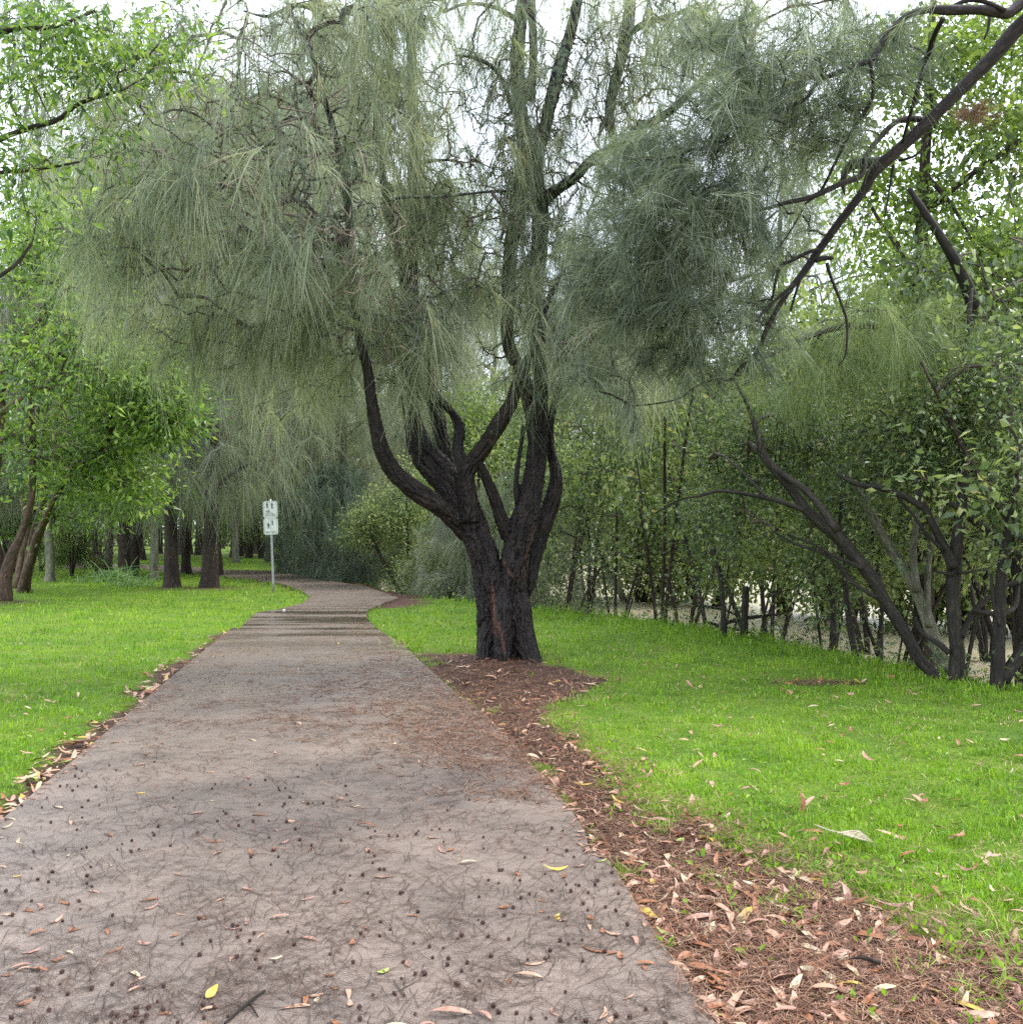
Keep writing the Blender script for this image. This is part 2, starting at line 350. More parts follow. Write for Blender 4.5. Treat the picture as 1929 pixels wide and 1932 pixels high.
def pdist(x, y, poly, closed=False):
    best = np.full(np.shape(x), 1e9); n = len(poly)
    for i in range(n if closed else n - 1):
        a = np.array(poly[i]); ab = np.array(poly[(i + 1) % n]) - a; l2 = ab @ ab
        if l2 < 1e-9: continue
        t = np.clip(((x - a[0]) * ab[0] + (y - a[1]) * ab[1]) / l2, 0, 1)
        best = np.minimum(best, np.hypot(x - a[0] - t * ab[0], y - a[1] - t * ab[1]))
    return best
lit_px = [(745, 1205), (790, 1228), (900, 1236), (1020, 1248), (1135, 1275), (1090, 1300), (1040, 1330), (1050, 1370), (1110, 1410), (1160, 1450), (1170, 1490), (1300, 1535), (1420, 1600), (1520, 1650), (1640, 1740), (1780, 1775), (1880, 1800), (2050, 1932)]
litter_poly = np.array([G(*p) for p in lit_px] + [(1.9, 1.5), (1.9, -3), (.6, -3), (.6, 3)] + [G(*p) for p in pr_[::-1][:11]])
left_edge = np.array(pathL[1:5])
def litter(x, y):
    """0..1, how much dead needles and leaves lie here instead of grass"""
    nz = (fbm(x * 2.6, y * 2.6, 31, 5) - .5) * 1.1
    d = pdist(x, y, litter_poly, True); ins = pip(x, y, litter_poly)
    s = np.where(ins, d, -d) + nz * .55
    a = sst(-.05, .12, s)
    a = np.maximum(a, .40 * sst(.56, .72, fbm(x * 4.2 + 5, y * 4.2, 37, 3)) * sst(1.3, .1, d) * sst(12.5, 10, y))
    dl = pdist(x, y, [(-2.4, 1.0)] + list(left_edge)); a = np.maximum(a, sst(.0, .16, .27 + nz * .45 - dl))
    # far strip of dead needles along the outer side of the bend
    far = pdist(x, y, [G(560, 1080), G(646, 1097), G(700, 1106), G(757, 1127), G(727, 1140)]); a = np.maximum(a, sst(0, .5, .9 + nz * 1.2 - far))
    w1 = 1 - np.clip(np.hypot((x - G(1560, 1284)[0]) / .75, (y - G(1560, 1284)[1]) / .28), 0, 1); a = np.maximum(a, .9 * sst(.1, .7, w1 + nz * .8))
    for px, py, rr in ((395, 1108, 1.3), (328, 1108, .8), (15, 1136, .9), (60, 1112, .7)):
        g = G(px, py); a = np.maximum(a, .8 * (1 - sst(.35, rr, np.hypot(x - g[0], (y - g[1])) + nz * .8)))
    return a

xs = np.concatenate([-np.geomspace(14, 900, 45)[::-1], np.arange(-13.9, 9, .075), np.geomspace(9.1, 900, 55)])
ys = np.concatenate([-np.geomspace(3, 300, 12)[::-1], np.arange(-2.8, 24, .075), np.geomspace(24.2, 1500, 80)])
Xg, Yg = np.meshgrid(xs, ys); Zg = height(Xg, Yg); nx, ny = len(xs), len(ys)
inp_ = pip(Xg, Yg, path_poly); Zg = np.where(inp_, Zg - .06, Zg)
lm = litter(Xg, Yg); Lw = np.where(inp_, 1, lm)
i, j = np.meshgrid(np.arange(nx - 1), np.arange(ny - 1)); b0 = (j * nx + i).ravel()
Fg = np.stack([b0, b0 + 1, b0 + nx + 1, b0 + nx], 1)
m, nt = mat_new('ground_soil_grass'); ge = N(nt, 'ShaderNodeNewGeometry')
at = N(nt, 'ShaderNodeAttribute', attribute_name='lit'); ab = N(nt, 'ShaderNodeAttribute', attribute_name='bank')
n1 = N(nt, 'ShaderNodeTexNoise', inp={'Scale': 45.0, 'Detail': 8.0, 'Roughness': .75}); L(nt, ge.outputs['Position'], n1.inputs['Vector'])
n2 = N(nt, 'ShaderNodeTexNoise', inp={'Scale': 1.1, 'Detail': 4.0}); L(nt, ge.outputs['Position'], n2.inputs['Vector'])
rg = ramp(nt, [(.3, (.035, .05, .012)), (.5, (.10, .17, .018)), (.7, (.20, .29, .03))]); L(nt, n1.outputs['Fac'], rg.inputs['Fac'])
rg2 = ramp(nt, [(.35, (.75, .85, .8)), (.65, (1.25, 1.1, 1))]); L(nt, n2.outputs['Fac'], rg2.inputs['Fac'])
gm = N(nt, 'ShaderNodeMix', data_type='RGBA', blend_type='MULTIPLY'); gm.inputs['Factor'].default_value = 1; L(nt, rg.outputs['Color'], gm.inputs['A']); L(nt, rg2.outputs['Color'], gm.inputs['B'])
rl = ramp(nt, [(.3, (.02, .012, .008)), (.5, (.075, .040, .028)), (.75, (.17, .095, .065))]); L(nt, n1.outputs['Fac'], rl.inputs['Fac'])
g2 = N(nt, 'ShaderNodeMix', data_type='RGBA'); L(nt, at.outputs['Fac'], g2.inputs['Factor']); L(nt, gm.outputs['Result'], g2.inputs['A']); L(nt, rl.outputs['Color'], g2.inputs['B'])
rb = ramp(nt, [(.3, (.03, .024, .016)), (.7, (.12, .10, .06))]); L(nt, n1.outputs['Fac'], rb.inputs['Fac'])
g3 = N(nt, 'ShaderNodeMix', data_type='RGBA'); L(nt, ab.outputs['Fac'], g3.inputs['Factor']); L(nt, g2.outputs['Result'], g3.inputs['A']); L(nt, rb.outputs['Color'], g3.inputs['B'])
b = N(nt, 'ShaderNodeBsdfPrincipled'); b.inputs['Roughness'].default_value = .85; b.inputs['Specular IOR Level'].default_value = .2
L(nt, g3.outputs['Result'], b.inputs['Base Color'])
bp = N(nt, 'ShaderNodeBump'); bp.inputs['Strength'].default_value = .7; bp.inputs['Distance'].default_value = .02
L(nt, n1.outputs['Fac'], bp.inputs['Height']); L(nt, bp.outputs[0], b.inputs['Normal'])
o = N(nt, 'ShaderNodeOutputMaterial'); L(nt, b.outputs[0], o.inputs['Surface'])
ground = new_mesh('ground', np.stack([Xg, Yg, Zg], -1).reshape(-1, 3), Fg, m, smooth=True,
                  vattr={'lit': Lw.ravel(), 'bank': sst(.3, 1.5, shore_d(Xg, Yg)).ravel()})
tag(ground, kind='structure')

# muddy river
m, nt = mat_new('muddy_water'); ge = N(nt, 'ShaderNodeNewGeometry')
n1 = N(nt, 'ShaderNodeTexNoise', inp={'Scale': 5.0, 'Detail': 5.0, 'Roughness': .6}); L(nt, ge.outputs['Position'], n1.inputs['Vector'])
b = N(nt, 'ShaderNodeBsdfPrincipled', inp={'Base Color': (.50, .43, .28, 1), 'Roughness': .28, 'IOR': 1.33})
bp = N(nt, 'ShaderNodeBump'); bp.inputs['Strength'].default_value = .9; bp.inputs['Distance'].default_value = .12; L(nt, n1.outputs['Fac'], bp.inputs['Height']); L(nt, bp.outputs[0], b.inputs['Normal'])
o = N(nt, 'ShaderNodeOutputMaterial'); L(nt, b.outputs[0], o.inputs['Surface'])
wt = new_mesh('water', np.array([(-60, -300, -.75), (500, -300, -.75), (500, 600, -.75), (-60, 600, -.75)], float), np.array([[0, 1, 2, 3]]), m)
tag(wt, kind='structure')

# path slab
m, nt = mat_new('wet_asphalt_path'); ge = N(nt, 'ShaderNodeNewGeometry')
n1 = N(nt, 'ShaderNodeTexNoise', inp={'Scale': 260.0, 'Detail': 4.0, 'Roughness': .8}); L(nt, ge.outputs['Position'], n1.inputs['Vector'])
n2 = N(nt, 'ShaderNodeTexNoise', inp={'Scale': 1.4, 'Detail': 7.0, 'Roughness': .65}); L(nt, ge.outputs['Position'], n2.inputs['Vector'])
mp = N(nt, 'ShaderNodeMapping'); mp.inputs['Scale'].default_value = (.25, 1.7, 1); L(nt, ge.outputs['Position'], mp.inputs['Vector'])
n3 = N(nt, 'ShaderNodeTexNoise', inp={'Scale': 1.0, 'Detail': 5.0, 'Roughness': .6}); L(nt, mp.outputs[0], n3.inputs['Vector'])
vo = N(nt, 'ShaderNodeTexVoronoi', inp={'Scale': 420.0}); L(nt, ge.outputs['Position'], vo.inputs['Vector'])
r1 = ramp(nt, [(.34, (.078, .056, .044)), (.5, (.175, .138, .113)), (.66, (.42, .345, .295))]); L(nt, n1.outputs['Fac'], r1.inputs['Fac'])
r2 = ramp(nt, [(.35, (.72, .70, .70)), (.62, (1.15, 1.1, 1.06))]); L(nt, n2.outputs['Fac'], r2.inputs['Fac'])
g1 = N(nt, 'ShaderNodeMix', data_type='RGBA', blend_type='MULTIPLY'); g1.inputs['Factor'].default_value = 1; L(nt, r1.outputs['Color'], g1.inputs['A']); L(nt, r2.outputs['Color'], g1.inputs['B'])
r3 = ramp(nt, [(.0, (0, 0, 0)), (.09, (0, 0, 0)), (.10, (1, 1, 1))]); 
rw = ramp(nt, [(.46, (0, 0, 0)), (.56, (1, 1, 1))]); L(nt, n3.outputs['Fac'], rw.inputs['Fac'])
sx = N(nt, 'ShaderNodeSeparateXYZ'); L(nt, ge.outputs['Position'], sx.inputs[0])
wy = N(nt, 'ShaderNodeMapRange', inp={'From Min': 12.5, 'From Max': 15.0}); L(nt, sx.outputs['Y'], wy.inputs['Value'])
pu = N(nt, 'ShaderNodeMath', operation='MULTIPLY'); wy2 = N(nt, 'ShaderNodeMapRange', inp={'From Min': 20.5, 'From Max': 18.5}); L(nt, sx.outputs['Y'], wy2.inputs['Value']); wm = N(nt, 'ShaderNodeMath', operation='MULTIPLY'); L(nt, wy.outputs[0], wm.inputs[0]); L(nt, wy2.outputs[0], wm.inputs[1])
L(nt, rw.outputs['Color'], pu.inputs[0]); L(nt, wm.outputs[0], pu.inputs[1])
dk = N(nt, 'ShaderNodeMix', data_type='RGBA', blend_type='MULTIPLY'); L(nt, pu.outputs[0], dk.inputs['Factor']); L(nt, g1.outputs['Result'], dk.inputs['A']); dk.inputs['B'].default_value = (.5, .48, .46, 1)
ro = N(nt, 'ShaderNodeMapRange', inp={'From Min': 0.0, 'From Max': 1.0, 'To Min': .40, 'To Max': .06}); L(nt, pu.outputs[0], ro.inputs['Value'])
wet = N(nt, 'ShaderNodeMapRange', inp={'From Min': 7.0, 'From Max': 13.0, 'To Min': 0.0, 'To Max': .8}); L(nt, sx.outputs['Y'], wet.inputs['Value'])
rw2 = ramp(nt, [(.42, (0, 0, 0)), (.6, (1, 1, 1))]); L(nt, n2.outputs['Fac'], rw2.inputs['Fac'])
wm2 = N(nt, 'ShaderNodeMath', operation='MULTIPLY'); L(nt, wet.outputs[0], wm2.inputs[0]); L(nt, rw2.outputs['Color'], wm2.inputs[1])
ro2 = N(nt, 'ShaderNodeMix', data_type='FLOAT'); L(nt, wm2.outputs[0], ro2.inputs['Factor']); L(nt, ro.outputs[0], ro2.inputs['A']); ro2.inputs['B'].default_value = .14
b = N(nt, 'ShaderNodeBsdfPrincipled'); b.inputs['Specular IOR Level'].default_value = .5
L(nt, dk.outputs['Result'], b.inputs['Base Color']); L(nt, ro2.outputs['Result'], b.inputs['Roughness'])
bs = N(nt, 'ShaderNodeMapRange', inp={'From Min': 0.0, 'From Max': 1.0, 'To Min': .5, 'To Max': .04}); L(nt, pu.outputs[0], bs.inputs['Value'])
bp = N(nt, 'ShaderNodeBump'); bp.inputs['Distance'].default_value = .004; L(nt, bs.outputs[0], bp.inputs['Strength']); L(nt, n1.outputs['Fac'], bp.inputs['Height']); L(nt, bp.outputs[0], b.inputs['Normal'])
o = N(nt, 'ShaderNodeOutputMaterial'); L(nt, b.outputs[0], o.inputs['Surface'])
pp = path_poly; tris = tessellate_polygon([[Vector((p[0], p[1], 0)) for p in pp]])
nP = len(pp); Vp = np.vstack([np.column_stack([pp, np.full(nP, .012)]), np.column_stack([pp, np.full(nP, -.12)])])
ft = []
for t in tris:
    a_, b_, c_ = [pp[q] for q in t]
    ft.append(t if np.cross(b_ - a_, c_ - a_) > 0 else t[::-1])
fs = [(q, (q + 1) % nP, (q + 1) % nP + nP, q + nP) for q in range(nP)]
path = new_mesh('path', Vp, [np.array(ft), np.array(fs)], m); tag(path, kind='structure')
PZ = .012

# ------------------------------------------------------------------ trees
def make_casuarina(name, base, limbs, targets, label, group=None, bark='bark_k', ndl='casu', twig='twig', seed=0, n=45, Ln=.35, spread=.4, droop=.6, wd=.003,
                   dmode='droop', rt=.0028, cat='tree', trunk_obj=None, sk=None, k=12, pw=.42, seg=3, along=.15, bare=None, rough=.08):
    root = empty(name, base); tag(root, label, cat, group); parts = []
    if trunk_obj is None:
        bag = Bag()
        for q, (pts, rad) in enumerate(limbs): bag.tube(pts, rad, k=k, seed=seed + q, rough=rough)
        parts.append(bag.obj('trunk', M[bark])); sk = bag.sk
    else: parts.append(trunk_obj)
    V, Fq, tp, td, A, B = grow(sk, targets, seed, rt=rt, pw=pw)
    r = RG(seed + 5); c = targets.mean(0)
    if dmode == 'droop': Dr = nrm(r.normal(size=tp.shape) * np.array([.5, .5, .35]) + td * .5 + np.array([0, 0, -.45]))
    else: Dr = nrm(td * 1.0 + r.normal(size=tp.shape) * .25 + np.array([-.1, 0, -.15]))
    v, f, rr = strands(tp, Dr, n, Ln, spread, droop, wd, seed + 9, along=along, seg=seg)
    parts.append(crown_mesh(V, Fq, v, f, rr, twig, ndl))
    reloc(root, *parts); return root
def make_leafy(name, base, limbs, targets, label, group=None, bark='bark_m', lf='leaf_m', twig='twig_m', seed=0, n=30, sp=.18, ln=.07, wd=.03, rt=.004, cat='tree', k=10, hang=.2, up=.7, rough=.08):
    root = empty(name, base); tag(root, label, cat, group)
    bag = Bag()
    for q, (pts, rad) in enumerate(limbs): bag.tube(pts, rad, k=k, seed=seed + q, rough=rough)
    t = bag.obj('trunk', M[bark])
    V, Fq, tp, td, A, B = grow(bag.sk, targets, seed, rt=rt)
    v, f, rr = leaves(tp, n, sp, ln, wd, seed + 9, hang=hang, up=up)
    cr = crown_mesh(V, Fq, v, f, rr, twig, lf)
    reloc(root, t, cr); return root

def zlimb(off, pts, Ys, sc=.3351, rs=1.0):
    """limb from enlarged-photo points (zx, zy, radius) -> world polyline and radii"""
    n = len(pts); Ys = np.interp(np.linspace(0, 1, n), np.linspace(0, 1, len(Ys)), Ys); P_ = []; R_ = []
    for (zx, zy, r), Y in zip(pts, Ys):
        P_.append(P(off[0] + zx * sc, off[1] + zy * sc, Y)); R_.append(r * sc * Y / F * rs)
    return np.array(P_), np.array(R_)
Z5 = (646.4, 646.4); Z2 = (646.4, 0); Z3 = (1282.5, 0); Z6 = (1282.5, 646.4)

# --- the big forked she-oak by the path
TY = 11.9
def up2(pts): return [(x, y - 1929, r) for x, y, r in pts]     # points read in the crop above, in the same frame
main_limbs = [
    zlimb(Z5, [(850, 1900, 112), (850, 1780, 100), (850, 1620, 96), (845, 1480, 98), (815, 1320, 98), (775, 1170, 88), (725, 1010, 88), (690, 900, 76)], [TY]),
    zlimb(Z5, [(975, 1920, 112), (965, 1800, 98), (950, 1640, 92), (950, 1480, 92), (965, 1320, 92), (985, 1180, 92), (1020, 1020, 92), (1050, 880, 84), (1080, 740, 72), (1098, 600, 60), (1108, 480, 56), (1110, 380, 54), (1120, 200, 50), (1090, 0, 52)] + up2([(1080, 1700, 50), (1110, 1400, 48), (1110, 1150, 52), (1085, 950, 52), (1150, 680, 40), (1220, 380, 38), (1300, 100, 34), (1350, -150, 28), (1420, -600, 16)]), [TY, TY, TY + .1, TY + .3, TY + .2]),
    zlimb(Z5, [(700, 1080, 60), (620, 985, 62), (540, 915, 60), (410, 825, 60), (300, 730, 56), (235, 620, 52), (195, 480, 44), (165, 330, 38), (140, 150, 32), (100, 0, 28)] + up2([(60, 1600, 26), (40, 1300, 24), (10, 1000, 22), (-60, 700, 20), (-150, 400, 18), (-320, 0, 14), (-450, -300, 10)]), [TY, TY - .5, TY - .9, TY - .7]),
    zlimb(Z5, [(710, 1000, 80), (655, 900, 92), (590, 790, 92), (505, 680, 88), (440, 590, 70), (400, 480, 58), (375, 360, 54), (365, 250, 50), (360, 100, 46), (370, 0, 44)] + up2([(390, 1700, 42), (395, 1300, 40), (400, 900, 38), (395, 500, 34), (380, 100, 30), (360, -300, 24)]), [TY, TY + .2, TY + .5]),
    zlimb(Z5, [(600, 720, 50), (565, 560, 46), (535, 420, 45), (495, 280, 42), (450, 130, 38), (400, 0, 34)] + up2([(330, 1500, 30), (240, 1100, 26), (200, 700, 24), (260, 400, 18), (300, 0, 12)]), [TY + .35, TY + .8]),
    zlimb(Z5, [(715, 1010, 66), (700, 860, 54), (690, 740, 52), (745, 650, 50), (812, 560, 46), (880, 450, 46), (945, 350, 40), (990, 230, 38), (1040, 120, 32), (1090, 20, 26)] + up2([(1150, 1700, 20), (1250, 1500, 14)]), [TY - .1, TY - .35, TY - .6]),
    zlimb(Z5, [(680, 720, 42), (645, 590, 36), (655, 490, 36), (625, 410, 30), (575, 350, 26), (500, 260, 22), (440, 150, 16)], [TY - .2, TY + .3]),
    zlimb(Z5, [(940, 1090, 50), (893, 990, 40), (852, 870, 36), (800, 745, 32), (765, 670, 26)], [TY, TY - .25]),
    zlimb(Z5, [(1000, 1480, 30), (1015, 1380, 58), (1045, 1250, 60), (1080, 1150, 62), (1120, 1040, 60), (1165, 920, 55), (1200, 770, 44), (1180, 650, 38), (1165, 520, 30), (1180, 380, 24), (1230, 200, 18)], [TY + .1, TY + .5]),
    zlimb(Z5, [(985, 920, 17), (972, 820, 17), (985, 700, 18), (1000, 600, 15), (1018, 470, 15)], [TY]),
    zlimb(Z5, [(985, 1380, 35), (995, 1480, 66), (1010, 1620, 66), (1045, 1750, 58), (1095, 1835, 42), (1150, 1900, 24)], [TY - .05, TY - .15, TY - .6]),
    zlimb(Z5, [(850, 1440, 30), (835, 1560, 56), (800, 1700, 50), (785, 1800, 46), (765, 1880, 34)], [TY - .05, TY - .15]),
    zlimb(Z5, [(900, 1380, 25), (900, 1480, 56), (905, 1650, 58), (900, 1800, 52), (900, 1900, 40)], [TY - .12, TY - .26]),
    # second upright and its branch, higher up
    zlimb(Z5, [(1090, 600, 50), (1060, 380, 48), (1010, 200, 46), (930, 0, 46)] + up2([(930, 1700, 44), (950, 1400, 44), (985, 1150, 46), (1015, 900, 46), (1000, 600, 44), (990, 300, 44), (1010, 0, 40), (1000, -400, 28)]), [TY + .2, TY + .5, TY + .3]),
    zlimb(Z2, [(1090, 1160, 50), (1180, 1080, 34), (1300, 1000, 34), (1400, 905, 34), (1540, 830, 32), (1640, 745, 30), (1850, 620, 26), (2050, 430, 22), (2300, 280, 14)], [TY + .3, TY - .6, TY - 1.2]),
    zlimb(Z2, [(1540, 830, 24), (1500, 640, 34), (1560, 350, 36), (1600, 150, 36), (1640, -200, 26)], [TY + .2, TY + .9]),
    zlimb(Z2, [(1060, 560, 30), (1070, 300, 28), (1060, 0, 24), (1050, -300, 15)], [TY + .4, TY + .6]),
    zlimb(Z2, [(1600, 200, 22), (1700, 130, 22), (1850, 90, 18), (2000, 20, 14)], [TY + .6, TY]),
    # crossing limbs on the upper left
    zlimb(Z2, [(390, 480, 26), (150, 300, 24), (0, 190, 26), (-130, 40, 26), (-200, -60, 24), (-300, -200, 16)], [TY + .4, TY + .2]),
    zlimb(Z2, [(-90, 80, 20), (-250, 25, 16), (-420, 90, 13), (-560, 60, 9)], [TY + .2, TY]),
    zlimb(Z2, [(980, 110, 22), (850, 40, 18), (700, 20, 13), (560, 70, 9)], [TY + .3, TY]),
    zlimb(Z2, [(960, 620, 20), (880, 420, 16), (760, 330, 13), (630, 310, 8)], [TY + .3, TY - .2]),
    zlimb(Z2, [(390, 920, 18), (560, 900, 10), (700, 915, 7)], [TY]),
    zlimb(Z2, [(960, 1075, 10), (800, 1080, 10), (560, 1105, 12), (350, 1110, 12), (200, 1150, 8)], [TY, TY - .8]),
    zlimb(Z5, [(1090, 130, 20), (1300, 60, 14), (1500, -60, 9)], [TY - .1, TY - .8]),
]
def fuse_trunk(limbs, voxel, k=28):
    bag = Bag()
    for q, (pts, rad) in enumerate(limbs): bag.tube(pts, rad * .92, k=k if rad[0] > .08 else 12, seed=q, rough=.05, sub=5)
    o = bag.obj('trunk', M['bark_k'])
    md = o.modifiers.new('r', 'REMESH'); md.mode = 'VOXEL'; md.voxel_size = voxel
    sm = o.modifiers.new('s', 'SMOOTH'); sm.iterations = 3; sm.factor = .5
    dg = bpy.context.evaluated_depsgraph_get(); ev = o.evaluated_get(dg); me = bpy.data.meshes.new_from_object(ev)
    n = len(me.vertices); a = np.empty(n * 3, np.float32); me.vertices.foreach_get('co', a); a = a.reshape(-1, 3).astype(float)
    nn = np.empty(n * 3, np.float32); me.vertices.foreach_get('normal', nn); nn = nn.reshape(-1, 3)
    # along/around coordinates from the nearest limb
    C = []; off = 0
    for q, sk in enumerate(bag.sk):
        s = np.concatenate([[0], np.cumsum(np.linalg.norm(np.diff(sk[:, :3], axis=0), axis=1))]); T = nrm(np.gradient(sk[:, :3], axis=0))
        for z in range(len(sk)): C.append((*sk[z], s[z] + q * 3.1, *T[z]))
    C = np.array(C); bco = np.zeros((n, 3)); rr = np.zeros(n)
    for c0 in range(0, n, 4000):
        p = a[c0:c0 + 4000]; d = np.linalg.norm(p[:, None] - C[None, :, :3], axis=2) / (C[None, :, 3] + .02); j = np.argmin(d, 1)
        c = C[j]; rel = p - c[:, :3]; T = c[:, 5:8]; al = np.sum(rel * T, 1); per = rel - T * al[:, None]
        bco[c0:c0 + 4000] = np.column_stack([per[:, 0] * 3, per[:, 1] * 3 + c[:, 4] * .02, (c[:, 4] + al) * .55]); rr[c0:c0 + 4000] = c[:, 3]
    disp = np.empty(n)
    for z in range(n):
        b = bco[z]; v = mnoise.fractal(Vector((b[0] * 11, b[1] * 11, b[2] * 5)), .8, 2.1, 4)
        w_ = mnoise.noise(Vector((b[0] * 2.3, b[1] * 2.3, b[2] * 2.2)))
        disp[z] = -abs(v) * .075 + w_ * .055 + .006
    a += nn * (disp * np.clip(rr / .16, .05, 1))[:, None]
    me.vertices.foreach_set('co', a.astype(np.float32).ravel())
    at = me.attributes.new('bco', 'FLOAT_VECTOR', 'POINT'); at.data.foreach_set('vector', bco.astype(np.float32).ravel())
    wr = np.zeros(n); nzv = fbm(a[:, 0] * 22, a[:, 2] * 7, 41, 3)
    for (p0, p1, rad_) in ((P(936, 1200, TY - .3), P(926, 1110, TY - .3), .035), (P(952, 1230, TY - .3), P(940, 1180, TY - .3), .03), (P(985, 1090, TY - .2), P(1005, 990, TY - .2), .02), (P(950, 1060, TY - .3), P(972, 1100, TY - .3), .02)):
        ab_ = p1 - p0; t_ = np.clip((a - p0) @ ab_ / (ab_ @ ab_), 0, 1); dd = a - p0 - t_[:, None] * ab_; dd = np.hypot(dd[:, 0], dd[:, 2])
        wr = np.maximum(wr, np.where(a[:, 1] < TY + .05, sst(.0, .03, rad_ * (.4 + 1.3 * nzv) - dd), 0))
    aw = me.attributes.new('wear', 'FLOAT', 'POINT'); aw.data.foreach_set('value', wr.astype(np.float32))
    me.polygons.foreach_set('use_smooth', np.ones(len(me.polygons), bool)); me.update()
    o.modifiers.clear(); o.data = me
    if not me.materials: me.materials.append(M['bark_k'])
    return o, bag.sk
trunk, msk = fuse_trunk(main_limbs, .012)
mt = blob([
    # low hanging curtain over the fork
    (790, 630, 90, 70, 11.7, 1.0, 108), (720, 600, 60, 80, 12.0, .8, 62), (1050, 630, 80, 60, 11.7, .9, 93), (1000, 540, 90, 60, 12, 1.0, 50), (880, 560, 80, 70, 12.5, 1.0, 40),
    (1150, 600, 80, 90, 11.5, .9, 93), (1180, 700, 90, 60, 11.2, .9, 70), (1250, 480, 100, 90, 11.8, 1, 62),
    # long curtain reaching over the path
    (430, 300, 330, 330, 10.6, 1.8, 350), (330, 350, 90, 40, 9.2, .5, 53), (520, 470, 100, 60, 9.6, .7, 53), (240, 450, 110, 90, 9.8, .8, 70), (620, 520, 120, 110, 11, 1.0, 116),
    (560, 640, 120, 60, 11.6, 1.0, 62), (380, 620, 130, 70, 11.5, 1.1, 78), (220, 590, 90, 60, 11.8, 1, 40), (740, 30, 90, 50, 9.8, .6, 78), (750, 200, 100, 120, 11, 1.2, 124), (780, 400, 70, 140, 12.2, .8, 108), (640, 60, 90, 90, 11.5, 1.0, 56),
    (430, 640, 240, 110, 11.6, 1.4, 60), (1080, 260, 280, 270, 12.4, 1.2, 150), (560, 60, 200, 90, 12, 1.4, 50), (1010, 720, 110, 50, 11.7, .8, 22), (760, 720, 60, 40, 11.6, .6, 22),
    (480, 760, 120, 60, 13.5, .8, 12), (620, 720, 60, 60, 12.6, .6, 26), (1560, 30, 80, 40, 11, .6, 16),
    (850, -20, 600, 70, 11.8, 1.6, 130), (120, 300, 90, 160, 12.5, 1.2, 40), (150, 520, 90, 90, 13, 1.2, 26), (1500, -10, 180, 50, 11.5, 1.0, 26),
    # thinner foliage clinging to the upright stems
    (985, 300, 55, 300, 12.0, .4, 170), (1080, 480, 60, 160, 12, .5, 93), (1150, 130, 60, 180, 12.3, .5, 62), (870, 420, 70, 180, 12.6, .8, 70),
    (1240, 330, 150, 110, 11, 1, 78), (1240, 60, 80, 140, 12.4, 1, 40), (900, 120, 100, 130, 12.6, 1, 62), (1330, 60, 130, 110, 11.0, 1, 116), (1400, 200, 100, 100, 10.5, 1, 46), (1060, 200, 120, 200, 12.6, .8, 56)], 11)
base = (P(950, 1240, TY)[0], TY, 0)
make_casuarina('she_oak', base, None, mt, 'big forked she-oak with wet black trunk beside the path, red needle litter at its foot', trunk_obj=trunk, sk=[s[::2] for s in msk[:-2]], seed=3, n=18, Ln=.42, spread=.30, droop=.75, wd=.0055, rt=.0042, along=.28)
# bare crooked twigs of the same crown (dead, pale) fill the sky gaps
tw = blob([(1050, 260, 270, 270, 12.3, 1.2, 560), (850, 480, 200, 200, 12.3, 1.2, 260), (560, 330, 260, 260, 11.2, 1.5, 200), (1290, 150, 130, 170, 12.3, .8, 160), (1000, 640, 200, 120, 12.4, .8, 70)], 77)
V, Fq, tp, td, A, B = grow([s[::2] for s in msk], tw, 5, rt=.0046, jit=.55, pw=.42)
rootm = bpy.data.objects['she_oak']; o = new_mesh('dead_twigs', V, Fq, M['twig'], bco=V, smooth=False); reloc(rootm, o); tag(o, 'bare crooked grey twigs')
tw = blob([(430, 300, 320, 280, 9.9, 1.1, 240), (640, 480, 160, 140, 10.4, .8, 70), (1150, 620, 140, 120, 11.0, .6, 40), (760, 600, 90, 110, 11.2, .5, 30)], 79)
V, Fq, tp, td, A, B = grow([s_[::2] for s_ in msk], tw, 8, rt=.0036, jit=.6, pw=.40)
o = new_mesh('pale_twigs', V, Fq, M['twig_p'], bco=V, smooth=False); reloc(rootm, o); tag(o, 'pale bare twigs in front of the needles')

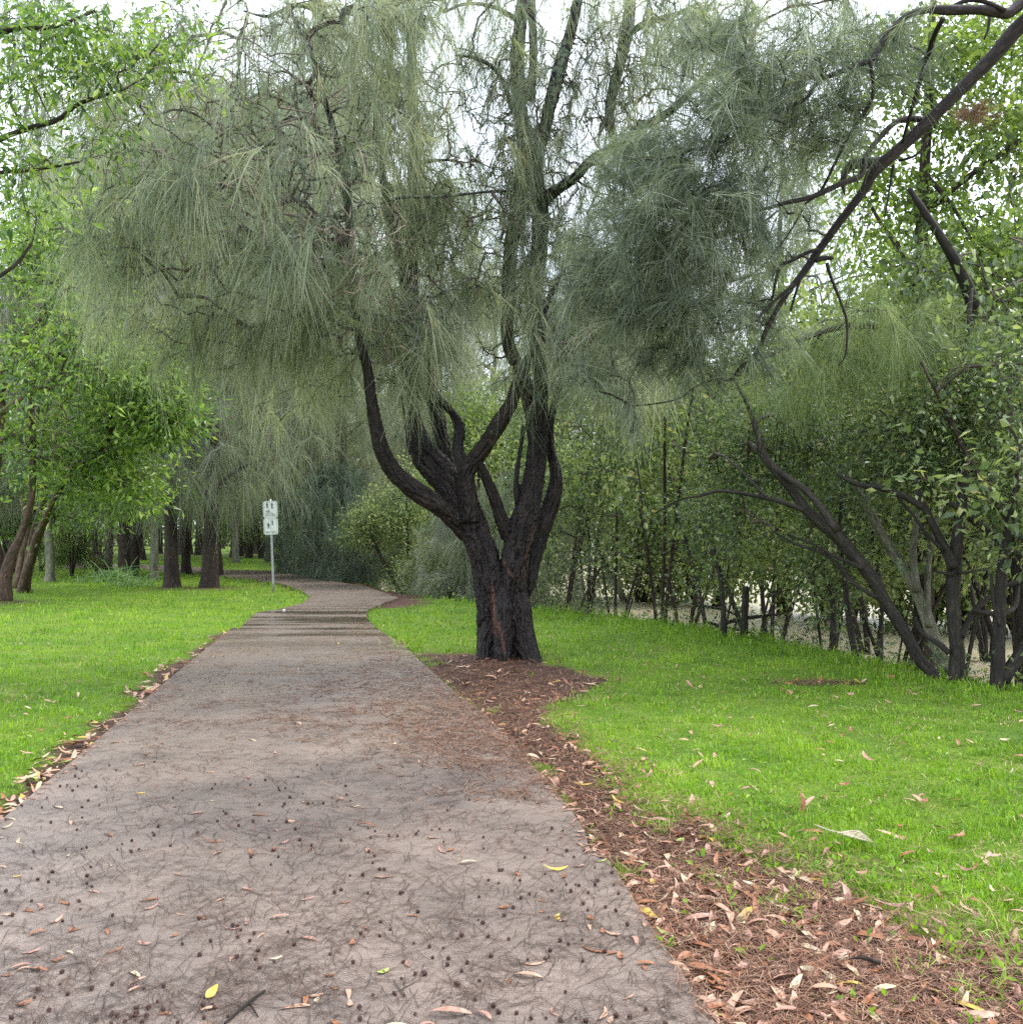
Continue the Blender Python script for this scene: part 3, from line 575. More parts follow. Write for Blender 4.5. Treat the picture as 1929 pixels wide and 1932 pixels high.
# --- overhanging bough from the right, its stem outside the picture
OY = 7.2
r_limbs = [
    zlimb(Z3, [(3050, 5200, 170), (3020, 3600, 150), (2900, 2000, 130), (2700, 900, 110), (2450, 100, 95), (2200, -600, 70)], [OY - .4]),
    zlimb(Z3, [(2640, 650, 80), (2300, -30, 62), (2120, 30, 60), (1929, 130, 58), (1760, 320, 50), (1600, 480, 46), (1400, 680, 44), (1220, 850, 42), (1090, 965, 44), (1035, 1070, 31), (900, 1245, 29), (780, 1410, 28), (700, 1525, 26), (620, 1625, 20), (545, 1740, 19), (480, 1870, 17), (430, 1990, 14), (330, 2080, 13), (290, 2135, 12), (180, 2140, 9), (80, 2180, 8), (0, 2240, 6), (-120, 2270, 5), (-300, 2290, 4)], [OY - .2, OY, OY + .2, OY + .1, OY + .3]),
    zlimb(Z3, [(2350, -50, 60), (2100, -60, 52), (1940, 0, 46), (1840, 75, 36), (1700, 55, 34), (1500, 55, 36), (1380, 55, 24), (1260, 100, 22), (1160, 200, 20), (1080, 330, 20), (980, 370, 19), (860, 420, 17), (780, 455, 15), (700, 560, 12), (560, 625, 10), (400, 700, 9), (250, 800, 6)], [OY, OY - .4, OY - .6, OY - .8]),
    zlimb(Z3, [(1070, 340, 12), (1085, 500, 12), (1060, 600, 12), (950, 760, 11), (875, 910, 11), (790, 1075, 10), (700, 1150, 6)], [OY - .6, OY - .2]),
    zlimb(Z3, [(1390, 680, 24), (1300, 665, 22), (1210, 690, 20), (1110, 790, 19), (1045, 880, 18), (1020, 985, 20), (900, 1035, 20), (750, 1105, 18), (600, 1140, 15), (450, 1180, 11), (300, 1185, 7), (150, 1230, 5)], [OY + .1, OY - .3, OY - .5]),
    zlimb(Z3, [(1160, 910, 40), (1080, 915, 40), (1000, 920, 38), (940, 950, 30), (915, 1020, 18), (925, 1095, 5)], [OY + .2]),
    zlimb(Z3, [(1480, 100, 18), (1430, 200, 19), (1390, 330, 18), (1330, 520, 15), (1290, 660, 13), (1250, 800, 10)], [OY - .6, OY]),
    zlimb(Z3, [(780, 1405, 14), (720, 1420, 14), (640, 1460, 13), (565, 1500, 13), (535, 1600, 10), (515, 1690, 7)], [OY + .1]),
    zlimb(Z3, [(760, 1470, 16), (800, 1455, 18), (860, 1450, 16)], [OY + .1]), zlimb(Z3, [(825, 1480, 14), (850, 1565, 11), (900, 1690, 10), (938, 1815, 9), (932, 1990, 7), (890, 2060, 4)], [OY + .1]),
    zlimb(Z3, [(680, 1560, 10), (650, 1650, 10), (622, 1750, 8)], [OY + .1]), zlimb(Z3, [(1740, 60, 14), (1735, 150, 10), (1710, 220, 7)], [OY]),
    zlimb(Z3, [(640, 1600, 12), (500, 1720, 10), (400, 1830, 8), (250, 1870, 6), (0, 1880, 4)], [OY + .1, OY - .2]),
    zlimb(Z3, [(690, 1180, 6), (600, 1330, 6), (480, 1480, 5), (380, 1560, 5), (250, 1590, 4)], [OY]),
    zlimb(Z3, [(1200, 930, 12), (1180, 1050, 8), (1150, 1230, 5)], [OY + .2]), zlimb(Z3, [(1230, 905, 10), (1330, 870, 9), (1400, 780, 6)], [OY + .2]),
    zlimb(Z3, [(1500, 60, 18), (1600, 5, 16), (1700, 5, 16), (1830, 60, 18)], [OY - .3]),
    zlimb(Z3, [(400, 700, 6), (500, 670, 8), (600, 700, 7)], [OY - .8]), zlimb(Z3, [(0, 1420, 7), (120, 1350, 12), (250, 1305, 12), (400, 1290, 8), (560, 1180, 6)], [OY - .3]),
]
r_limbs = [(p_, q_ * .8) for p_, q_ in r_limbs]
rtg = blob([(1570, 210, 100, 110, 7.0, .5, 60), (1450, 610, 70, 50, 7.4, .2, 12), (1640, 60, 120, 50, 7.0, .4, 30), (1380, 560, 100, 60, 7.5, .3, 34), (1480, 430, 60, 80, 7.6, .3, 20), (1300, 520, 120, 90, 7.3, .4, 50), (1600, 120, 110, 80, 7.0, .5, 40), (1260, 330, 130, 90, 6.7, .6, 120), (1350, 200, 130, 90, 6.5, .6, 96), (1480, 90, 130, 70, 6.5, .6, 80), (1330, 440, 130, 90, 6.8, .6, 128), (1180, 450, 80, 100, 6.8, .5, 96), (1400, 350, 70, 80, 6.6, .4, 56),
            (1230, 560, 110, 70, 7.0, .5, 96), (1350, 600, 90, 80, 7.0, .5, 48), (1480, 640, 60, 60, 8.2, .3, 13), (1100, 520, 60, 90, 7.1, .4, 56), (1110, 700, 50, 50, 7.3, .3, 22), (1260, 690, 90, 40, 7.2, .4, 26), (1190, 800, 20, 30, 7.2, .2, 8),
            (1180, 620, 130, 120, 7.3, .5, 64), (1350, 690, 130, 50, 7.3, .4, 42), (1450, 200, 90, 110, 6.9, .5, 54), (1510, 300, 60, 90, 8.0, .3, 19), (1160, 300, 60, 60, 7.0, .4, 26), (1700, 110, 90, 60, 7, .5, 26), (1560, 250, 80, 80, 7, .4, 19), (1340, 60, 90, 60, 6.8, .5, 35), (1440, 480, 60, 50, 7.9, .3, 13)], 21)
make_casuarina('she_oak', (P(1282 + 3050 * .3351, 1932, OY - .4)[0], OY - .4, 0), r_limbs, rtg, 'she-oak whose long dark bough of brushy needles slants down from the upper right', bark='bark_r', ndl='casu_r', twig='bark_r', seed=41, n=30, Ln=.24, spread=.34, droop=.3, wd=.0032, dmode='brush', rt=.0020, along=.30, pw=.45)
# dead brown cluster caught on that bough
dc = blob([(1842, 212, 34, 22, 7.6, .12, 26)], 3); v, f, rr = strands(dc, nrm(RG(1).normal(size=dc.shape)), 26, .10, .8, .5, .0025, 4)
bq = bpy.data.objects['she_oak.001']; o = new_mesh('dead_needle_clump', v, f, M['needle_red'], rnd=rr); reloc(bq, o); tag(o, 'dry brown clump of dead needles')

# --- yellow-green she-oak behind the bough
yb = blob([(1680, 630, 140, 70, 10.8, .8, 60), (1560, 680, 110, 60, 11, .8, 26), (1800, 620, 90, 80, 11, .8, 36), (1480, 740, 90, 40, 11, .6, 12), (1640, 560, 60, 50, 11, .6, 14)], 31)
make_casuarina('she_oak', (5.9, 11.6, 0), [([(5.9, 11.6, -.6), (5.8, 11.6, 1.2), (5.5, 11.5, 2.8), (5.0, 11.2, 4.2), (4.3, 11.0, 5.2)], [.16, .14, .11, .07, .03]), ([(5.5, 11.5, 2.6), (4.6, 11.2, 3.5), (3.6, 11.0, 3.7), (2.6, 11, 3.3)], [.07, .05, .035, .015])], yb,
               'slender she-oak with yellow-green feathery needles above the dark mangroves', ndl='casu_y', bark='bark_m', seed=52, n=48, Ln=.40, spread=.5, droop=.6, wd=.0034, dmode='brush')

# ------------------------------------------------------------------ mangroves on the bank
YM = 11.0
def mlimbs(lst, Y): return [zlimb(Z6, p, Y if isinstance(Y, list) else [Y]) for p in lst]
m1 = mlimbs([[(1470, 2010, 42), (1420, 1870, 36), (1345, 1780, 33), (1250, 1610, 33), (1160, 1470, 34), (1085, 1330, 38), (980, 1200, 36), (880, 1085, 40), (725, 960, 31), (645, 850, 28), (545, 730, 25), (475, 640, 23), (432, 500, 18), (380, 350, 12), (300, 200, 8)],
             [(885, 1060, 24), (800, 940, 22), (705, 830, 20), (600, 755, 18), (500, 680, 14), (380, 560, 8)], [(700, 945, 16), (560, 895, 13), (400, 858, 11), (230, 835, 10), (110, 862, 8), (0, 885, 6), (-140, 960, 4)],
             [(1105, 1435, 13), (1030, 1390, 12), (970, 1345, 12), (900, 1265, 11), (800, 1185, 9), (640, 1130, 7), (520, 1060, 5)], [(1030, 1270, 14), (960, 1240, 12), (860, 1200, 9), (760, 1140, 7), (600, 1080, 5)], [(500, 890, 8), (380, 760, 7), (250, 640, 6)]], [10.6, 10.9, 11.4])
make_leafy('mangrove', (m1[0][0][1][0], 10.6, 0), m1, blob([(1460, 850, 120, 80, 12.4, .8, 50), (1380, 850, 90, 70, 12.4, .8, 40), (1500, 800, 100, 60, 12.2, .8, 45), (1380, 960, 110, 60, 12.4, .7, 34), (1560, 860, 60, 50, 12.2, .6, 14)], 61),
           'mangrove tree whose dark trunk leans far over to the left above the grass edge', 'mangroves along the bank', seed=61, n=34, sp=.16, ln=.075, wd=.032)
m2 = mlimbs([[(1560, 2000, 60), (1552, 1870, 46), (1560, 1750, 42), (1545, 1600, 40), (1535, 1450, 38), (1540, 1290, 42), (1560, 1100, 32), (1582, 950, 28), (1588, 750, 25), (1590, 550, 21), (1600, 300, 18), (1610, 50, 14), (1640, -300, 10)],
             [(1540, 1270, 34), (1510, 1200, 30), (1465, 1110, 24), (1400, 980, 22), (1345, 850, 18), (1315, 700, 13), (1290, 560, 8)], [(1365, 930, 20), (1300, 885, 19), (1215, 850, 18), (1120, 815, 17), (1000, 800, 13), (880, 740, 8)],
             [(1580, 940, 16), (1520, 905, 16), (1460, 880, 14), (1400, 810, 11), (1330, 750, 7)], [(1600, 960, 22), (1660, 1010, 20), (1750, 1080, 20), (1830, 1140, 18), (1929, 1210, 20), (2100, 1330, 20)],
             [(1580, 1660, 20), (1610, 1590, 18), (1655, 1510, 17), (1720, 1450, 14), (1790, 1390, 14), (1929, 1330, 12)], [(1655, 1512, 15), (1740, 1525, 15), (1830, 1520, 15), (1885, 1480, 14), (1900, 1370, 12)],
             [(1515, 1750, 16), (1460, 1700, 15), (1390, 1655, 14), (1345, 1610, 13), (1320, 1550, 9)], [(1480, 1170, 12), (1400, 1090, 10), (1300, 960, 8), (1210, 860, 6)], [(1540, 1310, 9), (1450, 1290, 8), (1420, 1270, 5)], [(1560, 1300, 8), (1640, 1290, 7), (1740, 1270, 5)]], [10.4, 10.5, 10.8])
make_leafy('mangrove', (m2[0][0][1][0], 10.4, 0), m2, blob([(1750, 840, 120, 80, 10.9, .7, 70), (1860, 800, 90, 130, 10.9, .8, 75), (1680, 900, 90, 45, 11.3, .6, 26), (1780, 750, 120, 60, 11, 1, 55), (1890, 940, 50, 70, 10.9, .6, 24), (1640, 830, 80, 60, 11.5, .8, 34), (1830, 660, 90, 80, 11.5, 1, 34)], 62),
           'upright mangrove with a straight dark trunk forking low at the grass edge', 'mangroves along the bank', seed=62, n=36, sp=.16, ln=.075, wd=.032)
m3 = mlimbs([[(1530, 1960, 50), (1490, 1830, 44), (1420, 1640, 38), (1330, 1400, 34), (1230, 1230, 30), (1130, 1080, 28), (1060, 930, 25), (1000, 840, 20), (900, 700, 12)], [(1330, 1400, 26), (1310, 1200, 20), (1330, 1000, 15), (1340, 800, 10)], [(1400, 1600, 20), (1390, 1400, 18), (1410, 1150, 14), (1480, 900, 8)]], [11.5, 12.2])
make_leafy('mangrove', (m3[0][0][1][0], 11.5, 0), m3, blob([(1620, 830, 110, 80, 13.2, 1, 46), (1700, 990, 120, 50, 13.6, .9, 26), (1600, 960, 80, 50, 13.5, .8, 22), (1850, 1050, 60, 50, 13, .8, 10)], 63),
           'greyer mangrove leaning in parallel between the leaning dark trunk and the upright one', 'mangroves along the bank', seed=63, n=34, sp=.17, ln=.075, wd=.032, bark='bark_g')
m4 = mlimbs([[(1800, 2010, 62), (1790, 1900, 46), (1790, 1750, 36), (1800, 1550, 32), (1805, 1350, 30), (1830, 1150, 26), (1880, 900, 20), (1920, 600, 14)], [(1815, 1900, 40), (1880, 1800, 34), (1960, 1680, 32), (2080, 1450, 28), (2160, 1100, 22), (2150, 700, 14)], [(1800, 1600, 12), (1760, 1450, 10), (1750, 1300, 8)]], [9.9, 10.0])
make_leafy('mangrove', (m4[0][0][1][0], 9.9, 0), m4, blob([(1900, 700, 90, 120, 10, .9, 40), (1960, 950, 90, 120, 10, .8, 45)], 64),
           'grey mangrove with two stems splitting at the grass at the very edge of the view', 'mangroves along the bank', seed=64, n=34, sp=.16, ln=.075, wd=.032)
# thin poles, short shrubs and low growth between them: each with its own stem
thin = [((870, 1880, 20), (868, 1760, 18), (862, 1560, 16), (850, 1400, 15), (790, 1300, 12), (740, 1230, 8), 13.2, 'mangrove', 'thin brown mangrove pole forking into two crooked stems'),
        ((1015, 1900, 20), (985, 1760, 20), (950, 1560, 18), (925, 1350, 15), (900, 1100, 12), (905, 850, 8), 12.4, 'mangrove', 'thin mangrove pole leaning left just behind the lawn lip'),
        ((255, 1700, 16), (245, 1560, 15), (235, 1400, 14), (215, 1260, 13), (185, 1140, 10), (180, 1050, 6), 14.6, 'mangrove', 'thin dark pole beside the snapped-off stump'),
        ((1130, 1800, 14), (1130, 1600, 13), (1135, 1400, 12), (1080, 1100, 10), (1100, 800, 8), (1090, 600, 6), 13.4, 'mangrove', 'reddish mangrove pole behind the leaning trunk')]
for q, (a1, a2, a3, a4, a5, a6, Y, nm, lb) in enumerate(thin):
    lm_ = [zlimb(Z6, [a1, a2, a3, a4, a5, a6], [Y, Y + .4])]; tx = Z6[0] + a5[0] * .3351; ty = Z6[1] + a5[1] * .3351
    make_leafy('mangrove', (lm_[0][0][1][0], Y, -.2), lm_, blob([(tx, ty - 20, 80, 80, Y + .3, .9, 40), (tx + 10, ty + 70, 60, 60, Y + .6, .8, 20)], 70 + q), lb, 'mangroves along the bank', seed=70 + q, n=30, sp=.17, ln=.075, wd=.032)
bag = Bag(); pts, rad = zlimb(Z6, [(355, 1760, 20), (360, 1640, 21), (365, 1500, 20), (370, 1375, 19)], [14.6]); bag.tube(pts, rad, k=14, rough=.15)
st = bag.obj('tree_stump', M['bark_m']); tag(st, 'grey snapped-off stump standing like a post at the far grass edge', 'stump')
bag = Bag()
for (a, b_, c_) in (((130, 1570, 10), (250, 1600, 8), (420, 1640, 6)), ((90, 1480, 9), (230, 1500, 8), (330, 1540, 5)), ((60, 1640, 12), (330, 1560, 12), (560, 1530, 8))):
    pts, rad = zlimb(Z6, [a, b_, c_], [16.4]); bag.tube(pts, rad, k=8)
fb = bag.obj('fallen_branch', M['bark_m']); tag(fb, 'dark fallen branches lying over the bank behind the stump', 'branch')
# row of leafy bank trees further back
row = [(1060, 21.5, 1.0), (1160, 19.8, .95), (1245, 18.2, 1.0), (1350, 17.2, .95), (1450, 16.2, .9), (1560, 15.4, .9), (1680, 14.8, .9), (1800, 14.4, .95), (1920, 13.9, 1.0), (1110, 24, 1.2), (1290, 22, 1.2), (1420, 20, 1.15), (1640, 18.5, 1.15), (1860, 17.5, 1.2), (2020, 15.5, 1.3), (2060, 12.5, 1.1), (2180, 10, 1.1)]
descr = ['slim twin-stemmed', 'dense low-skirted', 'crooked thin-stemmed', 'many-stemmed bushy']
where = ['close behind the big black trunk', 'just right of the big black trunk', 'behind two thin reddish poles', 'in front of the glinting river', 'left of the snapped stump', 'behind the snapped stump', 'behind the tip of the leaning mangrove', 'between the leaning trunk and the upright one', 'behind the double grey stem', 'in the gap seen past the fork', 'half hidden over the bright water', 'second row behind the stump', 'second row behind the leaning trunk', 'tall one at the back by the muddy water', 'outermost by the muddy water', 'outside the edge beside the bank', 'nearest beside the bank']
def bank_tree(seed, H=4.4):
    r = RG(seed); base = np.zeros(3); limbs = []
    for q in range(4):
        a = r.random() * 6.28; ln = H * (.6 + .35 * r.random()); lean = .15 + .75 * r.random(); x, y = math.cos(a) * lean, math.sin(a) * lean
        pts = [(0, 0, -.8), (x * .2, y * .2, .1), (x * ln * .25, y * ln * .25, ln * .35), (x * ln * .55 + r.normal() * .1, y * ln * .55, ln * .7), (x * ln * .8, y * ln * .8 + r.normal() * .1, ln)]
        limbs.append((np.array(pts), np.array([.075, .06, .05, .035, .012]) * (.22 + .6 * r.random())))
    T = []
    for q in range(16):
        c = np.array([r.normal() * .95, r.normal() * .95, H * (.40 + .62 * q / 16 + .12 * r.normal() * .5)]); n = 10; T.append(c + nrm(r.normal(size=(n, 3))) * (r.random((n, 1)) ** .5) * np.array([.5, .5, .3]))
    return limbs, np.vstack(T)
protos = []
for q in range(4):
    lb, T = bank_tree(900 + q)
    protos.append((lb, T))
proto_obj = {}
for q, (px, Y, s) in enumerate(row):
    kd = q % 4; x = (px - CX) / F * Y; z = float(height(np.array(x), np.array(Y))); z = max(z, -.9)
    lab = f'{descr[kd]} olive-leaved mangrove {where[q]}'
    if kd not in proto_obj:
        lb, T = protos[kd]
        rt_ = make_leafy('mangrove', (0, 0, 0), lb, T, lab, 'mangroves along the bank', seed=900 + kd, n=[30, 22, 34, 26][kd], sp=.2, ln=[.10, .085, .115, .09][kd], wd=[.05, .038, .055, .045][kd], bark='bark_m' if kd % 2 else 'bark_d', lf='leaf_m' if kd % 2 else 'leaf_o', k=8)
        proto_obj[kd] = rt_
    else:
        src = proto_obj[kd]; rt_ = src.copy(); COL.objects.link(rt_)
        for ch in list(src.children): c = ch.copy(); COL.objects.link(c); c.parent = rt_
        rt_['label'] = lab
    rt_.location = (x, Y, z); rt_.scale = (s, s, s * [1.25, .95, 1.45, 1.1, 1.35][q % 5]); rt_.rotation_euler = (0, 0, q * 1.7)

# tall leafy tree, upper right
tl = [([P(1745, 1330, 14.5) - np.array([0, 0, .6]), P(1742, 1100, 14.5), P(1738, 800, 14.6), P(1735, 560, 14.7), P(1738, 420, 14.8), P(1750, 200, 15), P(1760, 0, 15.2), P(1780, -200, 15.4)], [.16, .14, .12, .10, .09, .07, .05, .02]),
      ([P(1738, 620, 14.7), P(1700, 480, 14.8), P(1660, 420, 15), P(1610, 330, 15.1)], [.05, .045, .03, .01]), ([P(1745, 400, 14.8), P(1830, 330, 14.4), P(1929, 260, 14), P(2050, 150, 14)], [.05, .04, .03, .01]), ([P(1870, 520, 14.3), P(1820, 430, 14.4), P(1790, 380, 14.5), P(1745, 330, 14.8)][::-1], [.04, .03, .02, .01])]
make_leafy('leafy_tree', (tl[0][0][1][0], 14.5, -.6), tl, blob([(1700, 130, 90, 80, 15, 1.2, 45), (1820, 90, 110, 80, 15, 1.2, 60), (1900, 250, 70, 90, 14.5, 1.2, 48), (1760, 380, 80, 70, 15, 1.0, 42), (1640, 330, 70, 80, 15.4, 1, 26), (1880, 480, 90, 90, 14.3, 1.2, 62), (1720, 530, 80, 50, 14.8, 1, 24), (1600, 250, 60, 60, 15, 1, 14), (1640, 460, 60, 50, 15, 1, 12), (1960, 80, 80, 80, 14, 1, 25), (1780, 230, 80, 60, 15, 1, 18)], 81),
           'tall leafy tree with light green leaves and sky showing through, behind the long bough', lf='leaf_t', bark='bark_d', seed=81, n=46, sp=.26, ln=.11, wd=.055)

# ------------------------------------------------------------------ left: broad-leaved trees
A = 15.5
def L4(pts, Y): 
    Y = np.interp(np.linspace(0, 1, len(pts)), np.linspace(0, 1, len(Y)), Y)
    return np.array([P(a, b, y) for (a, b, r), y in zip(pts, Y)]), np.array([r * y / F for (a, b, r), y in zip(pts, Y)])
lA = [L4([(8, 1150, 24), (8, 1132, 20), (10, 1090, 16), (20, 1055, 14), (35, 1020, 10), (50, 980, 9), (60, 935, 8), (62, 860, 8), (60, 760, 7), (72, 640, 6), (110, 560, 5), (190, 500, 3)], [22, 21.5, 21]),
      L4([(10, 1100, 16), (0, 1060, 12), (-12, 1000, 12), (-10, 900, 12), (0, 800, 11), (5, 720, 10), (20, 660, 8), (70, 610, 6), (110, 560, 6), (160, 520, 5), (210, 480, 3)], [22, 20]),
      L4([(62, 860, 6), (30, 820, 5), (0, 830, 5), (-40, 820, 4)], [21]), L4([(0, 780, 8), (60, 740, 7), (130, 700, 5), (200, 640, 3)], [20.5])]
lA = [(p_, q_ * .78) for p_, q_ in lA]
make_leafy('water_gum', (G(8, 1132)[0], 22, 0), lA, blob([(60, 480, 90, 70, 19.5, 1.5, 60), (150, 590, 90, 70, 20, 1.5, 60), (60, 690, 100, 80, 20, 1.5, 55), (190, 700, 90, 80, 20.5, 1.5, 55), (60, 840, 80, 60, 21, 1.3, 30), (90, 400, 120, 60, 20, 1.5, 40)], 91),
           'broad-leaved tree with flaking brown trunk cut by the edge of the view', lf='leaf_b', bark='bark_b', seed=91, n=28, sp=.32, ln=.17, wd=.06, rt=.008, group='bright green broad-leaved trees')
lB = [L4([(45, 1135, 22), (45, 1112, 16), (50, 1085, 13), (60, 1050, 12), (70, 1015, 11), (85, 980, 10), (95, 955, 7), (130, 900, 5), (190, 850, 4)], [25, 24, 22]),
      L4([(52, 1080, 11), (56, 1040, 9), (66, 1000, 10), (78, 960, 9), (85, 920, 8), (90, 860, 7), (110, 780, 5), (150, 700, 4)], [25, 23]),
      L4([(32, 1110, 10), (38, 1060, 8), (50, 1000, 6), (40, 940, 4)], [26])]
lB = [(p_, q_ * .78) for p_, q_ in lB]
make_leafy('water_gum', (G(45, 1112)[0], 25, 0), lB, blob([(240, 770, 80, 60, 22, 1.4, 70), (320, 780, 55, 55, 21.2, 1.0, 75), (290, 690, 60, 50, 21.2, 1.0, 40), (200, 860, 90, 60, 22.5, 1.5, 75), (120, 800, 80, 80, 23, 1.5, 30), (250, 930, 60, 45, 22.5, 1.2, 34), (130, 920, 80, 40, 23.5, 1.3, 30), (160, 970, 70, 30, 24, 1.0, 16), (270, 690, 60, 50, 22.5, 1.2, 34)], 92),
           'broad-leaved tree with two pale flaking brown trunks and a bright crown reaching toward the path', lf='leaf_b', bark='bark_b', seed=92, n=36, sp=.30, ln=.17, wd=.06, rt=.008, group='bright green broad-leaved trees')
tw = blob([(90, 790, 120, 110, 21.2, .8, 160), (60, 600, 100, 120, 20.5, .8, 80)], 78)
V, Fq, tp, td, A, B = grow([tube(*l_, k=4)[3] for l_ in lA], tw, 6, rt=.0065, jit=.5, pw=.42)
o = new_mesh('dead_twigs', V, Fq, M['twig_p'], bco=V, smooth=False); reloc(bpy.data.objects['water_gum'], o); tag(o, 'bare brown tangle of dead twigs')
# near branches entering at the upper left
nb = [L4([(-520, 1700, 40), (-500, 1200, 34), (-430, 700, 30), (-300, 420, 22), (-120, 320, 14), (0, 262, 6), (60, 240, 5), (110, 225, 5), (150, 195, 4), (230, 170, 2.5)], [8.6, 9]),
      L4([(-430, 600, 22), (-300, 300, 16), (-150, 130, 10), (0, 60, 6), (100, 50, 4), (180, 20, 3)], [8.8]), L4([(-120, 330, 8), (0, 325, 4), (80, 318, 3), (150, 305, 2)], [8.8]), L4([(-430, 700, 14), (-200, 600, 9), (0, 520, 4), (60, 460, 3)], [8.8])]
make_leafy('water_gum', (nb[0][0][0][0], 8.6, 0), nb, blob([(60, 60, 90, 60, 8.8, .6, 34), (190, 70, 90, 50, 8.8, .6, 30), (60, 160, 80, 60, 8.9, .6, 20), (170, 140, 80, 50, 9, .6, 22), (290, 110, 60, 40, 9.1, .5, 14), (360, 130, 40, 40, 9.2, .4, 8), (60, 300, 70, 50, 8.8, .6, 18), (200, 270, 60, 50, 9, .5, 13), (40, 390, 60, 40, 8.8, .5, 14), (330, 60, 50, 40, 9.1, .4, 8), (-60, 200, 60, 160, 8.8, .6, 30)], 93),
           'leafy branches with glossy pointed leaves hanging into the upper left corner', lf='leaf_b', bark='bark_d', twig='twig', seed=93, n=24, sp=.16, ln=.09, wd=.028, group='bright green broad-leaved trees', hang=.5, rt=.003)

# ------------------------------------------------------------------ mid-distance she-oaks along the lawn (built once per kind, copied)
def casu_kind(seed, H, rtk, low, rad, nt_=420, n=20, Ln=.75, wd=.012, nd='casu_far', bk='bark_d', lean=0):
    r = RG(seed); pts = [(0, 0, -.4), (0, 0, .05), (.02, .03, .8), (lean * .3 + .05, .08, H * .3), (lean * .6, .02, H * .55), (lean, .1, H * .8), (lean * 1.1, 0, H)]
    limbs = [(np.array(pts), np.array([rtk * 1.9, rtk * 1.35, rtk, rtk * .8, rtk * .55, rtk * .3, rtk * .06]))]
    for q in range(9):
        z = H * (low + .75 * (1 - low) * q / 9); a = q * 2.4 + r.random(); l = rad * (.9 - .4 * q / 9); c = np.array([lean * z / H, 0, z])
        limbs.append((np.array([c, c + np.array([math.cos(a) * l * .4, math.sin(a) * l * .4, l * .25]), c + np.array([math.cos(a) * l, math.sin(a) * l, l * .45])]), np.array([rtk * .3, rtk * .18, rtk * .05])))
    z = H * (low + (1 - low) * r.random(nt_) ** .9); rr = rad * (.35 + .65 * np.sin(np.clip((z / H - low) / (1 - low), 0, 1) * 2.6 + .45)) * np.sqrt(r.random(nt_)); a = r.random(nt_) * 6.283
    cl = (fbm(a * 2.5, z * .9, seed, 2)) * 1.3 + .35
    T = np.column_stack([np.cos(a) * rr * cl + lean * z / H, np.sin(a) * rr * cl, z])
    return limbs, T, dict(n=n, Ln=Ln, spread=.33, droop=.75, wd=wd, ndl=nd, bark=bk, rt=.008, k=16, along=.4, seed=seed, rough=.16)
KC = {}
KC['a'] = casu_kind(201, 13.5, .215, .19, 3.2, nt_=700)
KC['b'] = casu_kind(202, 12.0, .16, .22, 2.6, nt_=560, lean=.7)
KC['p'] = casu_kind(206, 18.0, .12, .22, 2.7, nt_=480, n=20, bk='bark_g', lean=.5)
KC['w'] = casu_kind(203, 3.4, .10, .02, 1.9, nt_=420, n=30, Ln=.7, wd=.009, nd='casu_b')
KC['s'] = casu_kind(204, 4.5, .06, .12, 1.5, nt_=220, n=40, Ln=.6, wd=.010, nd='casu_far')
def leaf_kind(seed, H, rad, nt_=330, lf='leaf_o', bk='bark_d', n=60, ln=.16, wd=.08):
    r = RG(seed); limbs = []
    for q in range(4):
        a = r.random() * 6.28; e = .28 * H * (.5 + r.random())
        limbs.append((np.array([(0, 0, -.4), (math.cos(a) * .1, math.sin(a) * .1, .3), (math.cos(a) * e * .5, math.sin(a) * e * .5, H * .35), (math.cos(a) * e, math.sin(a) * e, H * .72)]), np.array([.16, .12, .08, .03]) * H / 7))
    T = []
    for q in range(12):
        a = r.random() * 6.28; z = H * (.22 + .7 * r.random()); e = rad * .7 * math.sqrt(r.random()); T.append(np.array([math.cos(a) * e, math.sin(a) * e, z]) + nrm(r.normal(size=(nt_ // 12, 3))) * r.random((nt_ // 12, 1)) ** .4 * np.array([rad * .42, rad * .42, H * .15]))
    return limbs, np.vstack(T), dict(n=n, sp=.32, ln=ln, wd=wd, lf=lf, bark=bk, seed=seed, rt=.008, k=10)
KL = {'o': leaf_kind(301, 7.5, 3.0), 'g': leaf_kind(302, 8.5, 3.3, lf='leaf_t'), 'b': leaf_kind(303, 5.0, 2.4, lf='leaf_b', ln=.2, wd=.09)}
built = {}
def put(kind, name, px, Y, s, label, group=None, rot=None, sz=1.0):
    x = (px - CX) / F * Y; z = float(height(np.array(x), np.array(Y)))
    if kind not in built:
        if kind in KC: lb, T, kw = KC[kind]; ob = make_casuarina(name, (0, 0, 0), lb, T, label, group, **kw)
        else: lb, T, kw = KL[kind[-1]]; ob = make_leafy(name, (0, 0, 0), lb, T, label, group, **kw)
        built[kind] = ob
    else:
        src = built[kind]; ob = src.copy(); COL.objects.link(ob); ob.name = name
        for ch in list(src.children): c = ch.copy(); COL.objects.link(c); c.parent = ob
        ob['label'] = label
        if group: ob['group'] = group
        elif 'group' in ob: del ob['group']
    ob.location = (x, Y, z); ob.scale = (s, s, s * sz); ob.rotation_euler = (0, 0, px * .37 if rot is None else rot)
    return ob
LG = 'she-oaks standing on the lawn beyond the bend'
put('a', 'she_oak', 395, 27.3, 1.0, 'stout dark-trunked she-oak on the lawn, thickest trunk beyond the sign', LG, rot=0)
put('a', 'she_oak', 326, 27.5, .88, 'short-looking dark she-oak trunk left of the stoutest lawn trunk', LG, rot=2)
put('b', 'she_oak', 352, 36, .95, 'slender pale brown she-oak trunk between the two dark trunks', LG, rot=1)
put('b', 'she_oak', 411, 34, .9, 'dark she-oak trunk showing just behind the stoutest lawn trunk', LG, rot=3.5)
put('a', 'she_oak', 235, 32, .85, 'reddish she-oak trunk rising out of the strappy clump', LG, rot=4)
